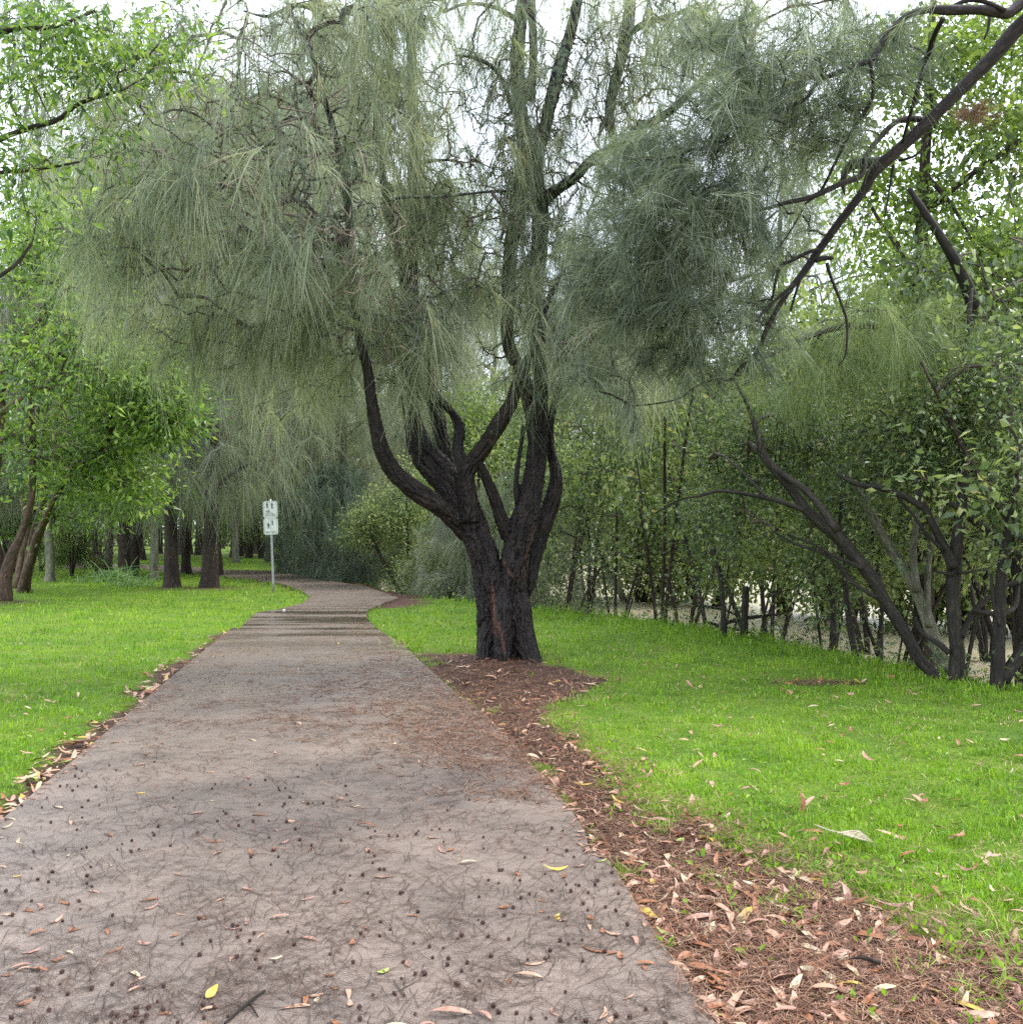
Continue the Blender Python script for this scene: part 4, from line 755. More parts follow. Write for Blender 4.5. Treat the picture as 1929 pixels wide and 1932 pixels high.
put('b', 'she_oak', 252, 33, 1.0, 'she-oak trunk leaning beside the reddish one in the clump', LG, rot=5)
put('a', 'she_oak', 533, 38, .85, 'she-oak with a thin dark trunk on the outside of the bend behind the sign', LG, rot=.5)
FG = 'she-oaks and leafy trees beyond the far lawn'
spots = [('a', 375, 62, 'in the gap beside the pale slender trunk'), ('b', 440, 58, 'first of the far row behind the sign'), ('a', 452, 60, 'second of the far row behind the sign'), ('b', 470, 56, 'third of the far row'), ('o', 492, 55, 'leafy one amid the far row'), ('a', 508, 50, 'last of the far row before the bend'), ('a', 300, 66, 'far behind the short dark trunk'), ('b', 180, 60, 'far behind the strappy clump'), ('g', 60, 62, 'far behind the flaking brown trunks'), ('a', 120, 75, 'tall one above the dark shrub'), ('g', -80, 50, 'off beyond the edge trunk'), ('o', 230, 80, 'round one far past the clump'), ('a', 340, 85, 'deep in the shade past the far lawn'), ('b', 420, 84, 'deep behind the far row'), ('g', 560, 75, 'rising over the weeping shrub'), ('a', 600, 62, 'standing over the bend of the path'), ('o', 690, 60, 'pale olive one over the bend'), ('b', 760, 70, 'thin one over the river bank')]
ik = {'p': 'tall pale-trunked she-oak', 'a': 'tall shaggy she-oak', 'b': 'thin leaning she-oak', 'o': 'olive leafy tree', 'g': 'light green leafy tree'}
for k_, px, Y, wr in spots: put(k_, 'she_oak' if k_ in 'ab' else 'leafy_tree', px, Y, 1.05 if Y > 55 else .95, f'{ik[k_]} {wr}', FG)
BG = 'trees lining the outer side of the path bend'
put('w', 'weeping_shrub', 628, 32.5, .92, 'rounded blue-green weeping she-oak shrub on the outside of the bend', BG, sz=1.15)
put('o', 'leafy_bush', 135, 33, .32, 'dark low leafy bush left of the strappy clump', BG)['category'] = 'bush'
put('w', 'weeping_shrub', 685, 30.5, .62, 'lower weeping shrub leaning on the right flank of the rounded one', BG, sz=1.05)
put('w', 'weeping_shrub', 583, 36, .7, 'narrow weeping shrub just right of the sign pole', BG, sz=1.3)
put('o', 'leafy_tree', 775, 27.5, .58, 'olive leafy tree with several dark stems after the weeping shrub', BG)
put('o', 'leafy_tree', 850, 26, .5, 'smaller olive leafy tree left of the big forked trunk', BG)
put('s', 'she_oak', 880, 24.5, .8, 'pale feathery young she-oak low against the big forked trunk', BG)
put('s', 'she_oak', 1010, 24, .95, 'feathery young she-oak seen through the fork of the big tree', BG)
put('a', 'she_oak', 650, 38, .8, 'grey feathery she-oak rising behind the blue-green weeping shrub', BG)
put('b', 'she_oak', 800, 34, .85, 'leaning she-oak rising behind the olive trees', BG)
put('g', 'leafy_tree', 900, 33, .9, 'light leafy tree filling the gap behind the big fork', BG)
put('o', 'leafy_tree', 1000, 30, .8, 'rounder olive tree behind the gap in the fork', BG)
put('b', 'leafy_bush', -20, 33, .8, 'bright green bush beyond the flaking brown trunks', None)
KL['b2'] = KL['b']
x_ = put('Lb', 'leafy_bush', 25, 36, .75, 'bright green leafy bush between the two brown trunks'); x_['category'] = 'bush'
y_ = put('Lb', 'leafy_bush', 78, 38, .45, 'small dark leafy bush at the foot of the flaking trunks'); y_['category'] = 'bush'
bank2 = [('g', 1200, 78), ('a', 1330, 80), ('o', 1440, 76), ('g', 1540, 74), ('o', 1650, 72), ('g', 1760, 68), ('o', 1880, 64), ('a', 1020, 84), ('g', 2020, 60), ('o', 930, 84), ('a', 850, 88)]
wb = ['opposite the thin reddish poles', 'opposite the first bare pole', 'opposite the snapped stump', 'opposite the leaning tip', 'across from the leaning trunk', 'across from the parallel grey trunk', 'across from the upright mangrove', 'seen through the fork', 'across from the double stem', 'just left of the fork gap', 'over the far end of the bank']
for (k_, px, Y), wr in zip(bank2, wb): put(k_, 'she_oak' if k_ in 'ab' else 'leafy_tree', px, Y, 1.1, f'{ik[k_]} on the far river bank {wr}', 'trees on the far river bank')

TG = 'tall trees standing behind the others'
tall = [('p', 95, 30, 1.0, 'above the bright broad-leaved crowns'), ('p', 205, 36, 1.1, 'between the edge trees and the strappy clump'), ('p', 292, 31.5, 1.0, 'directly behind the short dark trunk'), ('p', 575, 36, 1.1, 'over the blue-green shrub'), ('p', 445, 48, 1.25, 'behind the far row by the sign'), ('b', 150, 46, 1.5, 'over the flaking brown trunks'), ('b', 262, 52, 1.75, 'over the strappy clump'), ('b', 350, 64, 2.2, 'over the slender pale trunk'), ('a', 470, 66, 2.3, 'over the sign'), ('b', 575, 56, 2.1, 'over the bend'), ('a', 690, 48, 1.75, 'over the olive trees by the path'), ('b', 800, 50, 1.7, 'past the far limb of the forked tree'),
        ('g', 20, 40, 1.5, 'beyond the tree at the view edge'), ('a', 1480, 27, 1.0, 'behind the mangroves left of the leaning one'), ('g', 1330, 30, .95, 'behind the reddish poles'), ('g', 1590, 26, 1.0, 'behind the leaning mangrove'), ('g', 1720, 24, 1.0, 'behind the tall leafy tree'), ('o', 1840, 23, 1.1, 'behind the upright mangrove'), ('g', 1960, 21, 1.15, 'at the end of the mangrove row'), ('o', 1200, 32, .95, 'past the right fork'),
        ('a', 930, 66, 1.5, 'far off between the fork limbs'), ('b', 1060, 70, 1.6, 'far off past the upright stems'), ('a', 1180, 72, 1.6, 'far off over the water')]
for k_, px, Y, s_, wr in tall: put(k_, 'she_oak' if k_ in 'abp' else 'leafy_tree', px, Y, s_, f'{ik[k_]} rising high {wr}', TG)
# mass of far foliage closing the view
r = RG(401); n = 5200; a = r.random(n) * 2.4 - 1.2 ; dist = 100 + r.random(n) * 14; zt = 9 + 5 * fbm(a * 14, a * 0, 4) ; zz = r.random(n) * zt
O = np.column_stack([np.sin(a) * dist, np.cos(a) * dist, zz - .5]); v, f, rr = leaves(O, 16, .8, .9, .45, 402)
tag(new_mesh('distant_wood', v, f, M['leaf_o'], rnd=rr), 'hazy wall of far woodland closing the view beyond the lawn and river', 'woodland', kind='stuff')

# ------------------------------------------------------------------ grass
def grass_patch(name, n, seed, box, hgt, wpx, label, dens=None, lean=.45):
    r = RG(seed); px = box[0] + (box[1] - box[0]) * r.random(n); py = box[2] + (box[3] - box[2]) * r.random(n) ** box[4]
    xv = (px - CX) / F; v = (CY - py) / F; t = -HC / (math.sin(PIT) + v * math.cos(PIT)); x = xv * t; y = t * (math.cos(PIT) - v * math.sin(PIT))
    x = x + r.normal(size=n) * .01 * y; y = y + r.normal(size=n) * .02 * y
    lt = litter(x, y); sd_ = shore_d(x, y); ok = ~pip(x, y, path_poly) & (sd_ < .9) & (y > 1.2)
    tuftn = fbm(x * 5, y * 5, 77, 2); keep = r.random(n) > lt * (1.02 - .10 * (tuftn > .62)); ok &= keep
    x, y, sd_, lt = x[ok], y[ok], sd_[ok], lt[ok]; n = len(x); z = height(x, y)
    big = fbm(x * .5, y * .5, 71, 3); sm = fbm(x * 3, y * 3, 72, 3)
    h = hgt * (.35 + .8 * r.random(n)) * (.55 + 1.1 * sst(.3, .75, fbm(x * 6, y * 6, 79, 2))) * (.6 + .7 * sm) * (1 + .7 * sst(-1.6, .2, sd_)) * (.8 + .5 * sst(8, 16, y)) * (1 - .5 * lt)
    wd = np.maximum(.0028, wpx * y / F) * (.7 + .6 * r.random(n)); a = r.random(n) * 6.283; dx, dy = np.cos(a), np.sin(a); ln = lean * (.4 + 1.1 * r.random(n)) * h
    B = np.column_stack([x, y, z - .005]); Wd = np.column_stack([-dy, dx, 0 * dx]) * (wd / 2)[:, None]; D_ = np.column_stack([dx, dy, 0 * dx])
    mid = B + D_ * (ln * .35)[:, None]; mid[:, 2] += h * .6; tip = B + D_ * ln[:, None]; tip[:, 2] += h * (.9 - .2 * r.random(n))
    V = np.stack([B - Wd, B + Wd, mid - Wd * .8, mid + Wd * .8, tip], 1).reshape(-1, 3); b = (np.arange(n) * 5)[:, None]
    F3 = np.concatenate([b, b + 1, b + 3, b, b + 3, b + 2, b + 2, b + 3, b + 4], 1).reshape(-1, 3)
    yel = sst(.35, .65, fbm(x * .8 + 9, y * .8, 73, 3)) * sst(13, 6, y) * .2 * sst(-2.6, -1.0, -pdist(x, y, pathR) - .2)
    rn = np.clip(-.02 + .42 * big + .40 * r.random(n) + .45 * (sm - .42) + yel + (r.random(n) < .02) * .5 - .12 * sst(-2.5, -.5, sd_), 0, 1)
    return tag(new_mesh(name, V, F3, M['grass'], rnd=np.repeat(rn, 3)), label, 'grass', kind='stuff')
grass_patch('grass', 620000, 501, (-600, 2500, 1052, 2050, 1.25), .058, 1.5, 'short bright green lawn on both sides of the path')
# broad weeds in the near lawn
r = RG(511); n = 9000; px = -200 + 2500 * r.random(n); py = 1270 + 690 * r.random(n); g = np.array([G(a, b) for a, b in zip(px, py)]); lt = litter(g[:, 0], g[:, 1])
ok = (~pip(g[:, 0], g[:, 1], path_poly)) & (r.random(n) > lt * .93) & (fbm(g[:, 0] * 3, g[:, 1] * 3, 88, 2) > .45); g = g[ok]; O = np.column_stack([g, height(g[:, 0], g[:, 1]) + .02])
v, f, rr = leaves(O, 7, .02, .035, .014, 512, hang=-.5, up=1.4); tag(new_mesh('lawn_weeds', v, f, M['grass'], rnd=np.clip(rr * .5 + .2, 0, 1)), 'small clover-like weeds growing through the near lawn', 'weeds', kind='stuff')
def clump(name, px, py, n, ln, sp, droop, wd, mat, label, seed, cat='plant', upv=1.0, rad=.1):
    g = G(px, py); r = RG(seed); z = float(height(np.array(g[0]), np.array(g[1])))
    O = np.column_stack([g[0] + r.normal(size=n) * rad, g[1] + r.normal(size=n) * rad, np.full(n, z)])
    v, f, rr = strands(O, np.tile([0, 0, upv], (n, 1)), 1, ln, sp, droop, wd, seed, along=0, seg=5)
    root = empty(name, (g[0], g[1], z)); tag(root, label, cat); o = new_mesh('blades', v, f, M[mat], rnd=rr); reloc(root, o); return root
clump('grass_tuft', 775, 1222, 90, .34, .28, .25, .006, 'grass', 'tall wispy grass tuft at the path edge near the big trunk', 1, 'grass', rad=.14)
clump('strappy_plant', 215, 1097, 260, 1.3, .55, .85, .03, 'strap', 'arching strappy-leaved clump under the trees on the lawn', 2, rad=.35)
clump('strappy_plant', 248, 1104, 120, .8, .6, .9, .025, 'strap', 'lower trailing strappy clump spilling right onto the lawn', 4, rad=.3)
clump('bare_shrub', 190, 1085, 70, 2.3, .25, .1, .03, 'twig_p', 'pale bare-stemmed shrub above the strappy clump', 5, 'shrub', rad=.12)
for q, (px, py, s) in enumerate([(1350, 1655, .12), (1145, 1475, .14), (1450, 1700, .13), (1380, 1575, .10), (1215, 1500, .14), (1890, 1760, .2), (1740, 1830, .12), (1870, 1870, .14), (1700, 1700, .14), (1170, 1345, .10), (930, 1338, .07), (1250, 1560, .09), (1520, 1690, .12), (1600, 1650, .12), (1830, 1880, .12)]):
    clump('grass_tuft', px, py, 46, s, .55, .5, .005, 'grass', ['grass tuft beside the needle bed below the lawn lip', 'thick grass tuft at the head of the leaf drift', 'low tuft alone in the brown needles', 'tuft on the lawn margin', 'second tuft along the leaf drift', 'tall tuft near the right frame edge', 'tuft poking through dry leaves low down', 'sprawling tuft by the big brown leaves', 'tuft at the broad end of the needle bed', 'weed tuft halfway to the big trunk', 'tiny tuft in needles below the big trunk', 'thin tuft among pink leaves', 'tuft on the right rim of the needle bed', 'round tuft on the lawn rim', 'thin upright tuft among fallen leaves'][q], 20 + q, 'grass', rad=.035)
# weeds and low growth along the grass edge
r = RG(531); t_ = r.random(260); seg = np.array([(5.7, 6), (4.9, 9.3), (4.1, 11.4), (3.35, 14.6), (1.7, 18), (.36, 19.6), (-2.0, 23), (-3.7, 26.8)]); u = t_ * 6.999; k_ = u.astype(int); fr = (u - k_)[:, None]
g = seg[k_] * (1 - fr) + seg[k_ + 1] * fr + np.array([.8, .35]) * (r.random((260, 1)) * .8 + .1); O = np.column_stack([g, height(g[:, 0], g[:, 1]) + .04 + r.random(260) * .16])
v, f, rr = leaves(O, 26, .14, .07, .028, 532); tag(new_mesh('bank_undergrowth', v, f, M['leaf_m'], rnd=rr), 'low tangled undergrowth on the river bank behind the lawn', 'undergrowth', kind='stuff')

# ------------------------------------------------------------------ dead needles, leaves and cones
def flat_needles(name, P2, z, ln, wd, mat, seed, label, lift=.012):
    r = RG(seed); n = len(P2); a = r.random(n) * 6.283; d = np.column_stack([np.cos(a), np.sin(a)]); nn_ = np.column_stack([-d[:, 1], d[:, 0]]); l = ln * (.4 + .9 * r.random(n)); c = r.normal(size=n) * .10
    wd = wd * np.clip(P2[:, 1] / 4.5, 1, 3.2); V = np.zeros((n, 4, 2, 3)); zz0 = r.random(n) * lift
    for i_, u in enumerate(np.linspace(-.5, .5, 4)):
        p = P2 + d * (l * u)[:, None] + nn_ * (l * c * (u * u * 4))[:, None] * .5
        zz = z + .002 + zz0 + (r.random(n) * lift * .8)
        for s_ in (0, 1):
            V[:, i_, s_, :2] = p + nn_ * (wd * (s_ - .5))[:, None]; V[:, i_, s_, 2] = zz
    b = (np.arange(n) * 8)[:, None] + (np.arange(3) * 2)[None]; Fq = np.stack([b, b + 1, b + 3, b + 2], -1).reshape(-1, 4)
    return tag(new_mesh(name, V.reshape(-1, 3), Fq, M[mat], rnd=np.repeat(r.random(n), 3)), label, 'needles', kind='stuff')
def sample_px(n, seed, box, cond):
    r = RG(seed); px = box[0] + (box[1] - box[0]) * r.random(n); py = box[2] + (box[3] - box[2]) * r.random(n)
    xv = (px - CX) / F; v = (CY - py) / F; t = -HC / (math.sin(PIT) + v * math.cos(PIT)); q = np.column_stack([xv * t, t * (math.cos(PIT) - v * math.sin(PIT))])
    return q[cond(q)]
onpath = lambda q: pip(q[:, 0], q[:, 1], path_poly)
q1 = sample_px(135000, 601, (600, 2500, 1200, 2100), lambda q: (~onpath(q)) & (litter(q[:, 0], q[:, 1]) > .45)); zz = height(q1[:, 0], q1[:, 1])
q1b = sample_px(90000, 609, (700, 2300, 1225, 1960), lambda q: (~onpath(q)) & (litter(q[:, 0], q[:, 1]) <= .45) & (RG(11).random(len(q)) < .6 * np.exp(-pdist(q[:, 0], q[:, 1], litter_poly, True) / .16)))
q1 = np.vstack([q1, q1b]); zz = np.concatenate([zz, height(q1b[:, 0], q1b[:, 1]) + .02])
flat_needles('needle_litter', q1, zz, .12, .0026, 'needle_red', 602, 'thick bed of reddish-brown dead needles beside the path', lift=.025)
q2 = sample_px(21000, 603, (-100, 1450, 1095, 2050), lambda q: onpath(q) & (RG(8).random(len(q)) < .32 + .5 * sst(.42, .6, fbm(q[:, 0] * 2.6, q[:, 1] * 2.6, 91, 4) + .08 * sst(8, 3, q[:, 1]))))
flat_needles('path_needles', q2, PZ, .13, .0020, 'needle_dk', 604, 'dark wet needles strewn over the path', lift=.004)
q3 = sample_px(52000, 605, (250, 1200, 1080, 1620), lambda q: onpath(q) & (RG(9).random(len(q)) < .03 + .97 * sst(.50, 1.0, .55 * fbm(q[:, 0] * 3.5, q[:, 1] * 5, 95, 4) + .62 * np.exp(-(pdist(q[:, 0], q[:, 1], pathR[10:22]) / .8) ** 1.3) * sst(4.2, 7, q[:, 1]) + .34 * sst(6.0, 8.0, q[:, 1]) * sst(13.0, 10.5, q[:, 1]) + .3 * sst(17.5, 19, q[:, 1]))))
flat_needles('path_needle_drift', q3, PZ, .12, .0026, 'needle_red', 606, 'drift of red-brown needles spilling over the path near the big trunk', lift=.008)

q4 = sample_px(60000, 607, (-100, 1400, 1195, 2000), lambda q: onpath(q) & (RG(10).random(len(q)) < 1.1 * np.exp(-(np.minimum(pdist(q[:, 0], q[:, 1], pathR[14:]), 1.6 * pdist(q[:, 0], q[:, 1], pathL[:6])) / np.clip(.010 + .035 * (q[:, 1] - 4.6), .010, .25)) ** 1.2) * sst(.3, .6, fbm(q[:, 0] * 4, q[:, 1] * 4, 97, 3))))
flat_needles('edge_needles', q4, PZ, .10, .0022, 'needle_red', 608, 'thin ragged spill of dead needles over the path edges', lift=.008)
M['straw'] = leaf_mat('straw_thatch', [(0, (.12, .08, .045)), (.5, (.30, .22, .11)), (1, (.48, .40, .22))], .6, .2, .1)
q5 = sample_px(42000, 610, (-200, 2300, 1180, 2000), lambda q: (~onpath(q)) & (shore_d(q[:, 0], q[:, 1]) < 0) & (litter(q[:, 0], q[:, 1]) < .4) & (RG(12).random(len(q)) < .05 + .55 * sst(.5, .75, fbm(q[:, 0] * 1.3, q[:, 1] * 1.3, 98, 4))))
flat_needles('dead_thatch', q5, height(q5[:, 0], q5[:, 1]) + .022, .07, .0028, 'straw', 611, 'dry straw-coloured thatch and fallen needles caught in the lawn', lift=.03)
LC = {'tan': (.42, .25, .165), 'pink': (.33, .18, .13), 'brown': (.25, .10, .045), 'yellow': (.50, .33, .06), 'pale': (.46, .36, .23), 'green': (.30, .38, .08)}
LM = {k_: plain('dead_leaf_' + k_, c, .5, spec=.35, var=.3, sc=60) for k_, c in LC.items()}
def leaf_shape(seed, ln=.09, wd=.022, curl=.25, twist=.4):
    r = RG(seed); n = 7; V = []
    bend = r.normal() * .15; cu = curl * (.3 + r.random()) * (1 if r.random() < .7 else -.6)
    for i_ in range(n):
        u = i_ / (n - 1); hw = wd / 2 * math.sin(math.pi * min(1, u * .92 + .04)) ** .8 * (1.15 - .4 * u) + .0006; x = (u - .5) * ln; yb = bend * ln * (u - .5) ** 2 * 4; zb = cu * ln * (u - .5) ** 2 * 2.4; tw = twist * (u - .5) * r.random() * 2
        for s_ in (-1, 0, 1): V.append((x, yb + s_ * hw * math.cos(tw), zb + s_ * hw * math.sin(tw) + abs(s_) * hw * .35))
    V = np.array(V); V[:, 2] -= V[:, 2].min()
    Fq = [(i_ * 3 + s_, i_ * 3 + s_ + 1, i_ * 3 + s_ + 4, i_ * 3 + s_ + 3) for i_ in range(n - 1) for s_ in (0, 1)]
    return V, np.array(Fq)
shapes = [leaf_shape(700 + q, ln=[.09, .11, .075, .1, .06, .12][q], wd=[.022, .024, .024, .018, .028, .022][q]) for q in range(6)]
LP = {}
for k_ in LC:
    for q in range(6):
        V, Fq = shapes[q]; o = new_mesh('fallen_leaf', V, Fq, LM[k_], smooth=True); me = o.data; bpy.data.objects.remove(o); LP[(k_, q)] = me
# positions
lit_q = sample_px(7000, 611, (700, 2050, 1240, 2000), lambda q: (~onpath(q)) & (litter(q[:, 0], q[:, 1]) > .35) & ((litter(q[:, 0], q[:, 1]) < .99) | (RG(1).random(len(q)) < .55)))[:1500]
lawn_q = sample_px(420, 612, (1000, 2050, 1250, 1950), lambda q: (~onpath(q)) & (litter(q[:, 0], q[:, 1]) < .3) & (shore_d(q[:, 0], q[:, 1]) < -.2))
llawn_q = sample_px(260, 613, (-60, 430, 1150, 1560), lambda q: (~onpath(q)) & ((q[:, 1] < 9) | (RG(2).random(len(q)) < .3)))
path_q = sample_px(230, 614, (0, 1330, 1215, 1960), onpath)
ledge_q = sample_px(2600, 615, (-60, 470, 1190, 1600), lambda q: (~onpath(q)) & (litter(q[:, 0], q[:, 1]) > .4))[:260]
items = []
r = RG(620)
def add(qs, where, wts):
    ks = list(LC)
    for q in qs: items.append((q, where, ks[r.choice(len(ks), p=np.array(wts) / sum(wts))]))
add(lit_q, 'litter', [4, 3, 6, .5, 1.8, .3]); add(lawn_q, 'lawn', [4, 3, 3, .15, 1, .2]); add(llawn_q, 'leftlawn', [4, 2, 2, .4, 2, .2]); add(path_q, 'path', [2, 3, 4, .5, 1, .3]); add(ledge_q, 'leftedge', [4, 3, 3, .6, 2, .2])
spill_q = sample_px(9000, 616, (-100, 1400, 1215, 2000), lambda q: onpath(q) & (np.minimum(pdist(q[:, 0], q[:, 1], pathR[14:]), pdist(q[:, 0], q[:, 1], pathL[:6])) < .05) & (q[:, 1] > 4.6))[:110]
add(spill_q, 'path', [3, 3, 4, .3, 2, .2])
items.sort(key=lambda t: t[0][1])
cw = {'tan': 'tan', 'pink': 'pinkish', 'brown': 'dark brown', 'yellow': 'yellow', 'pale': 'pale straw-coloured', 'green': 'yellow-green'}
ww = {'litter': 'curled on the brown needle bed beside the path', 'lawn': 'lying in the grass of the river-side lawn', 'leftlawn': 'lying in the grass across the path from the big tree', 'path': 'lying flat on the wet path', 'leftedge': 'on the thin litter strip along the grassy path edge'}
gw = {'litter': 'fallen leaves on the needle bed', 'lawn': 'fallen leaves on the river-side lawn', 'leftlawn': 'fallen leaves on the lawn across the path', 'path': 'fallen leaves on the path', 'leftedge': 'fallen leaves along the grassy path edge'}
rest = []; ni = 0
for (q, wh, kc) in items:
    sh = r.integers(6); x, y = float(q[0]), float(q[1]); z = PZ + .001 if wh == 'path' else float(height(np.array(x), np.array(y))) + (.022 if wh in ('litter', 'leftedge') else .035)
    s = ((.72 if wh in ('litter', 'leftedge') else .55) + .65 * r.random()) * (1.0 if y < 9 else 1.15) * (.8 if wh in ('path', 'leftlawn') else 1); rot = (r.normal() * .25, r.normal() * .2, r.random() * 6.283)
    if wh == 'path': rot = (r.normal() * .05, r.normal() * .04, rot[2])
    if ni < 290:
        o = bpy.data.objects.new('fallen_leaf', LP[(kc, sh)]); COL.objects.link(o); o.location = (x, y, z); o.rotation_euler = rot; o.scale = (s, s, s)
        tag(o, f'dry {cw[kc]} leaf {ww[wh]}', 'leaf', gw[wh]); ni += 1
    else: rest.append((sh, x, y, z, s, rot, kc))
V_ = []; F_ = []; mi = []; n0 = 0; ks = list(LC)
from mathutils import Euler
for sh, x, y, z, s, rot, kc in rest:
    V, Fq = shapes[sh]; R_ = np.array(Euler(rot).to_matrix()); V_.append((V * s) @ R_.T + np.array([x, y, z])); F_.append(Fq + n0); mi += [ks.index(kc)] * len(Fq); n0 += len(V)
o = new_mesh('leaf_litter', np.vstack(V_), np.vstack(F_), None, smooth=True)
for k_ in ks: o.data.materials.append(LM[k_])
o.data.polygons.foreach_set('material_index', mi); tag(o, 'scattered small dead leaves farther along the path and lawn', 'leaves', kind='stuff')

# she-oak cones: small spiky balls
def cone_shape():
    r = RG(5); n = 70; k = np.arange(n) + .5; ph = np.arccos(1 - 2 * k / n); th = math.pi * (1 + 5 ** .5) * k; d = np.column_stack([np.cos(th) * np.sin(ph), np.sin(th) * np.sin(ph), np.cos(ph) * 1.15])
    import bmesh
    bm = bmesh.new(); [bm.verts.new(p * (1 if q % 2 else .74)) for q, p in enumerate(d)]; bmesh.ops.convex_hull(bm, input=list(bm.verts))
    bm.free()
    bm = bmesh.new(); bmesh.ops.create_icosphere(bm, subdivisions=2, radius=1)
    for q, v in enumerate(bm.verts): v.co *= (1.12 if (q * 7) % 3 else .78); v.co.z *= 1.1
    me = bpy.data.meshes.new('fallen_cone'); bm.to_mesh(me); bm.free(); return me
cm = cone_shape(); cm.materials.append(plain('cone_brown', (.045, .018, .013), .7, sc=200, var=.4))
cq = sample_px(560, 631, (-20, 1300, 1440, 1970), lambda q: onpath(q)); cq = cq[np.argsort(cq[:, 1])]
cq = cq[(fbm(cq[:, 0] * 3, cq[:, 1] * 3, 99, 2) + .15 * r.random(len(cq))) > .50]
n_ = len(cm.vertices); cv = np.empty(n_ * 3); cm.vertices.foreach_get('co', cv); cv = cv.reshape(-1, 3); cf = np.array([list(p.vertices) for p in cm.polygons]); V_ = []; F_ = []
for q, (x, y) in enumerate(cq):
    s = .0062 * (.7 + .6 * r.random()); 
    if q < 295:
        o = bpy.data.objects.new('fallen_cone', cm); COL.objects.link(o); o.location = (x, y, PZ + s); o.scale = (s, s, s); o.rotation_euler = (r.random() * 3, r.random() * 3, 0)
        reg = 'on the near wet path' if y < 4.3 else ('on the path where needles lie thickest' if y < 5.6 else 'on the smoother middle stretch of path')
        tag(o, f'tiny round dark brown she-oak cone {reg}', 'cone', 'fallen cones ' + reg)
    else: V_.append(cv * s + np.array([x, y, PZ + s])); F_.append(cf + n_ * len(F_))
if V_: tag(new_mesh('fallen_cones', np.vstack(V_), np.vstack(F_), cm.materials[0]), 'more tiny she-oak cones farther up the path', 'cones', kind='stuff')

# single leaves and sticks one notices
def one_leaf(px, py, kc, sh, s, rot, label, z=None, mesh=None):
    g = G(px, py); zz = float(height(np.array(g[0]), np.array(g[1]))) + .03 if z is None else z
    o = bpy.data.objects.new('fallen_leaf', LP[(kc, sh)]); COL.objects.link(o); o.location = (g[0], g[1], zz); o.rotation_euler = rot; o.scale = (s, s, s); tag(o, label, 'leaf'); return o
one_leaf(398, 1888, 'yellow', 4, 1.0, (.5, -.3, 1.2), 'bright yellow upturned leaf lying low on the path beside the broken stick', PZ + .012)
one_leaf(398, 1912, 'tan', 0, .7, (.1, .1, .5), 'orange-tan leaf just below the bright yellow one', PZ + .002)
one_leaf(722, 1843, 'green', 4, .8, (.1, 0, .8), 'green-and-yellow leaf in the needles mid-path', PZ + .002)
one_leaf(1048, 1648, 'yellow', 3, 1.1, (.3, .1, .2), 'yellow-brown curled leaf near the kinked path edge', PZ + .004)
one_leaf(548, 1557, 'tan', 4, .7, (.5, .2, .6), 'small cream leaf standing up on the mid path', PZ + .006)
one_leaf(1218, 1826, 'brown', 0, .85, (.1, .1, .1), 'dark red-brown flat leaf near the low path edge', PZ + .002)
one_leaf(1512, 1532, 'brown', 1, 1.1, (.3, -1.3, 1.4), 'dark leaf standing upright in the lawn', .05)
one_leaf(850, 1925, 'pink', 1, 1.2, (.1, .1, .1), 'broad pink-brown leaf cut by the lower frame edge', PZ + .004)
# pale bract with a stalk
g = G(1600, 1588); bagb = Bag(); bagb.tube([(g[0] - .15, g[1] + .04, .07), (g[0] - .09, g[1] + .02, .05), (g[0] - .03, g[1], .04)], [.0025, .003, .004], k=8)
for q in range(9):
    a = (q - 4) * .022; bagb.tube([(g[0] - .03, g[1] + a * .2, .04), (g[0] + .03, g[1] + a * .7, .05 - abs(a) * .2), (g[0] + .09, g[1] + a, .025)], [.003, .0042, .001], k=6, seed=q)
o = bagb.obj('dry_palm_bract', plain('bract', (.42, .36, .24), .7, var=.4, sc=80)); tag(o, 'pale ribbed dry frond piece with a curved stalk lying on the lawn', 'dead frond')
g1, g2_ = G(440, 1935), G(500, 1882); bags = Bag(); bags.tube([(g1[0] - .02, g1[1] - .02, PZ + .004), ((g1[0] + g2_[0]) / 2 - .01, (g1[1] + g2_[1]) / 2 - .01, PZ + .012), (g2_[0], g2_[1], PZ + .010)], [.0035, .006, .004], k=9, rough=.25)
bags.tube([((g1[0] + g2_[0]) / 2, (g1[1] + g2_[1]) / 2, PZ + .01), (g1[0] + .07, g1[1] + .02, PZ + .005)], [.004, .002], k=8)
tag(bags.obj('stick', M['bark_d']), 'short broken forked stick on the wet path beside the yellow leaf', 'stick')
g1, g2_ = G(1600, 1822), G(1660, 1832); bags = Bag(); bags.tube([(g1[0], g1[1], .022), (g1[0] * .5 + g2_[0] * .5, g1[1] * .5 + g2_[1] * .5 + .012, .03), (g2_[0], g2_[1], .026)], [.002, .006, .008], k=9, rough=.5, sub=6)
tag(bags.obj('stick', M['bark_d']), 'dark chunky twig end lying in the needle bed', 'stick')
g = G(537, 1153); V = .3 * np.array([(0, 0, 0), (.16, .02, .01), (.15, .12, .03), (.02, .1, .05), (.08, .06, .07)]) + np.array([g[0] - .04, g[1], PZ + .002])
tag(new_mesh('paper_scrap', V, np.array([(0, 1, 4), (1, 2, 4), (2, 3, 4), (3, 0, 4)]), plain('paper', (.75, .75, .73), .8, var=.05)), 'small crumpled white scrap of paper at the wet band of the path', 'litter')

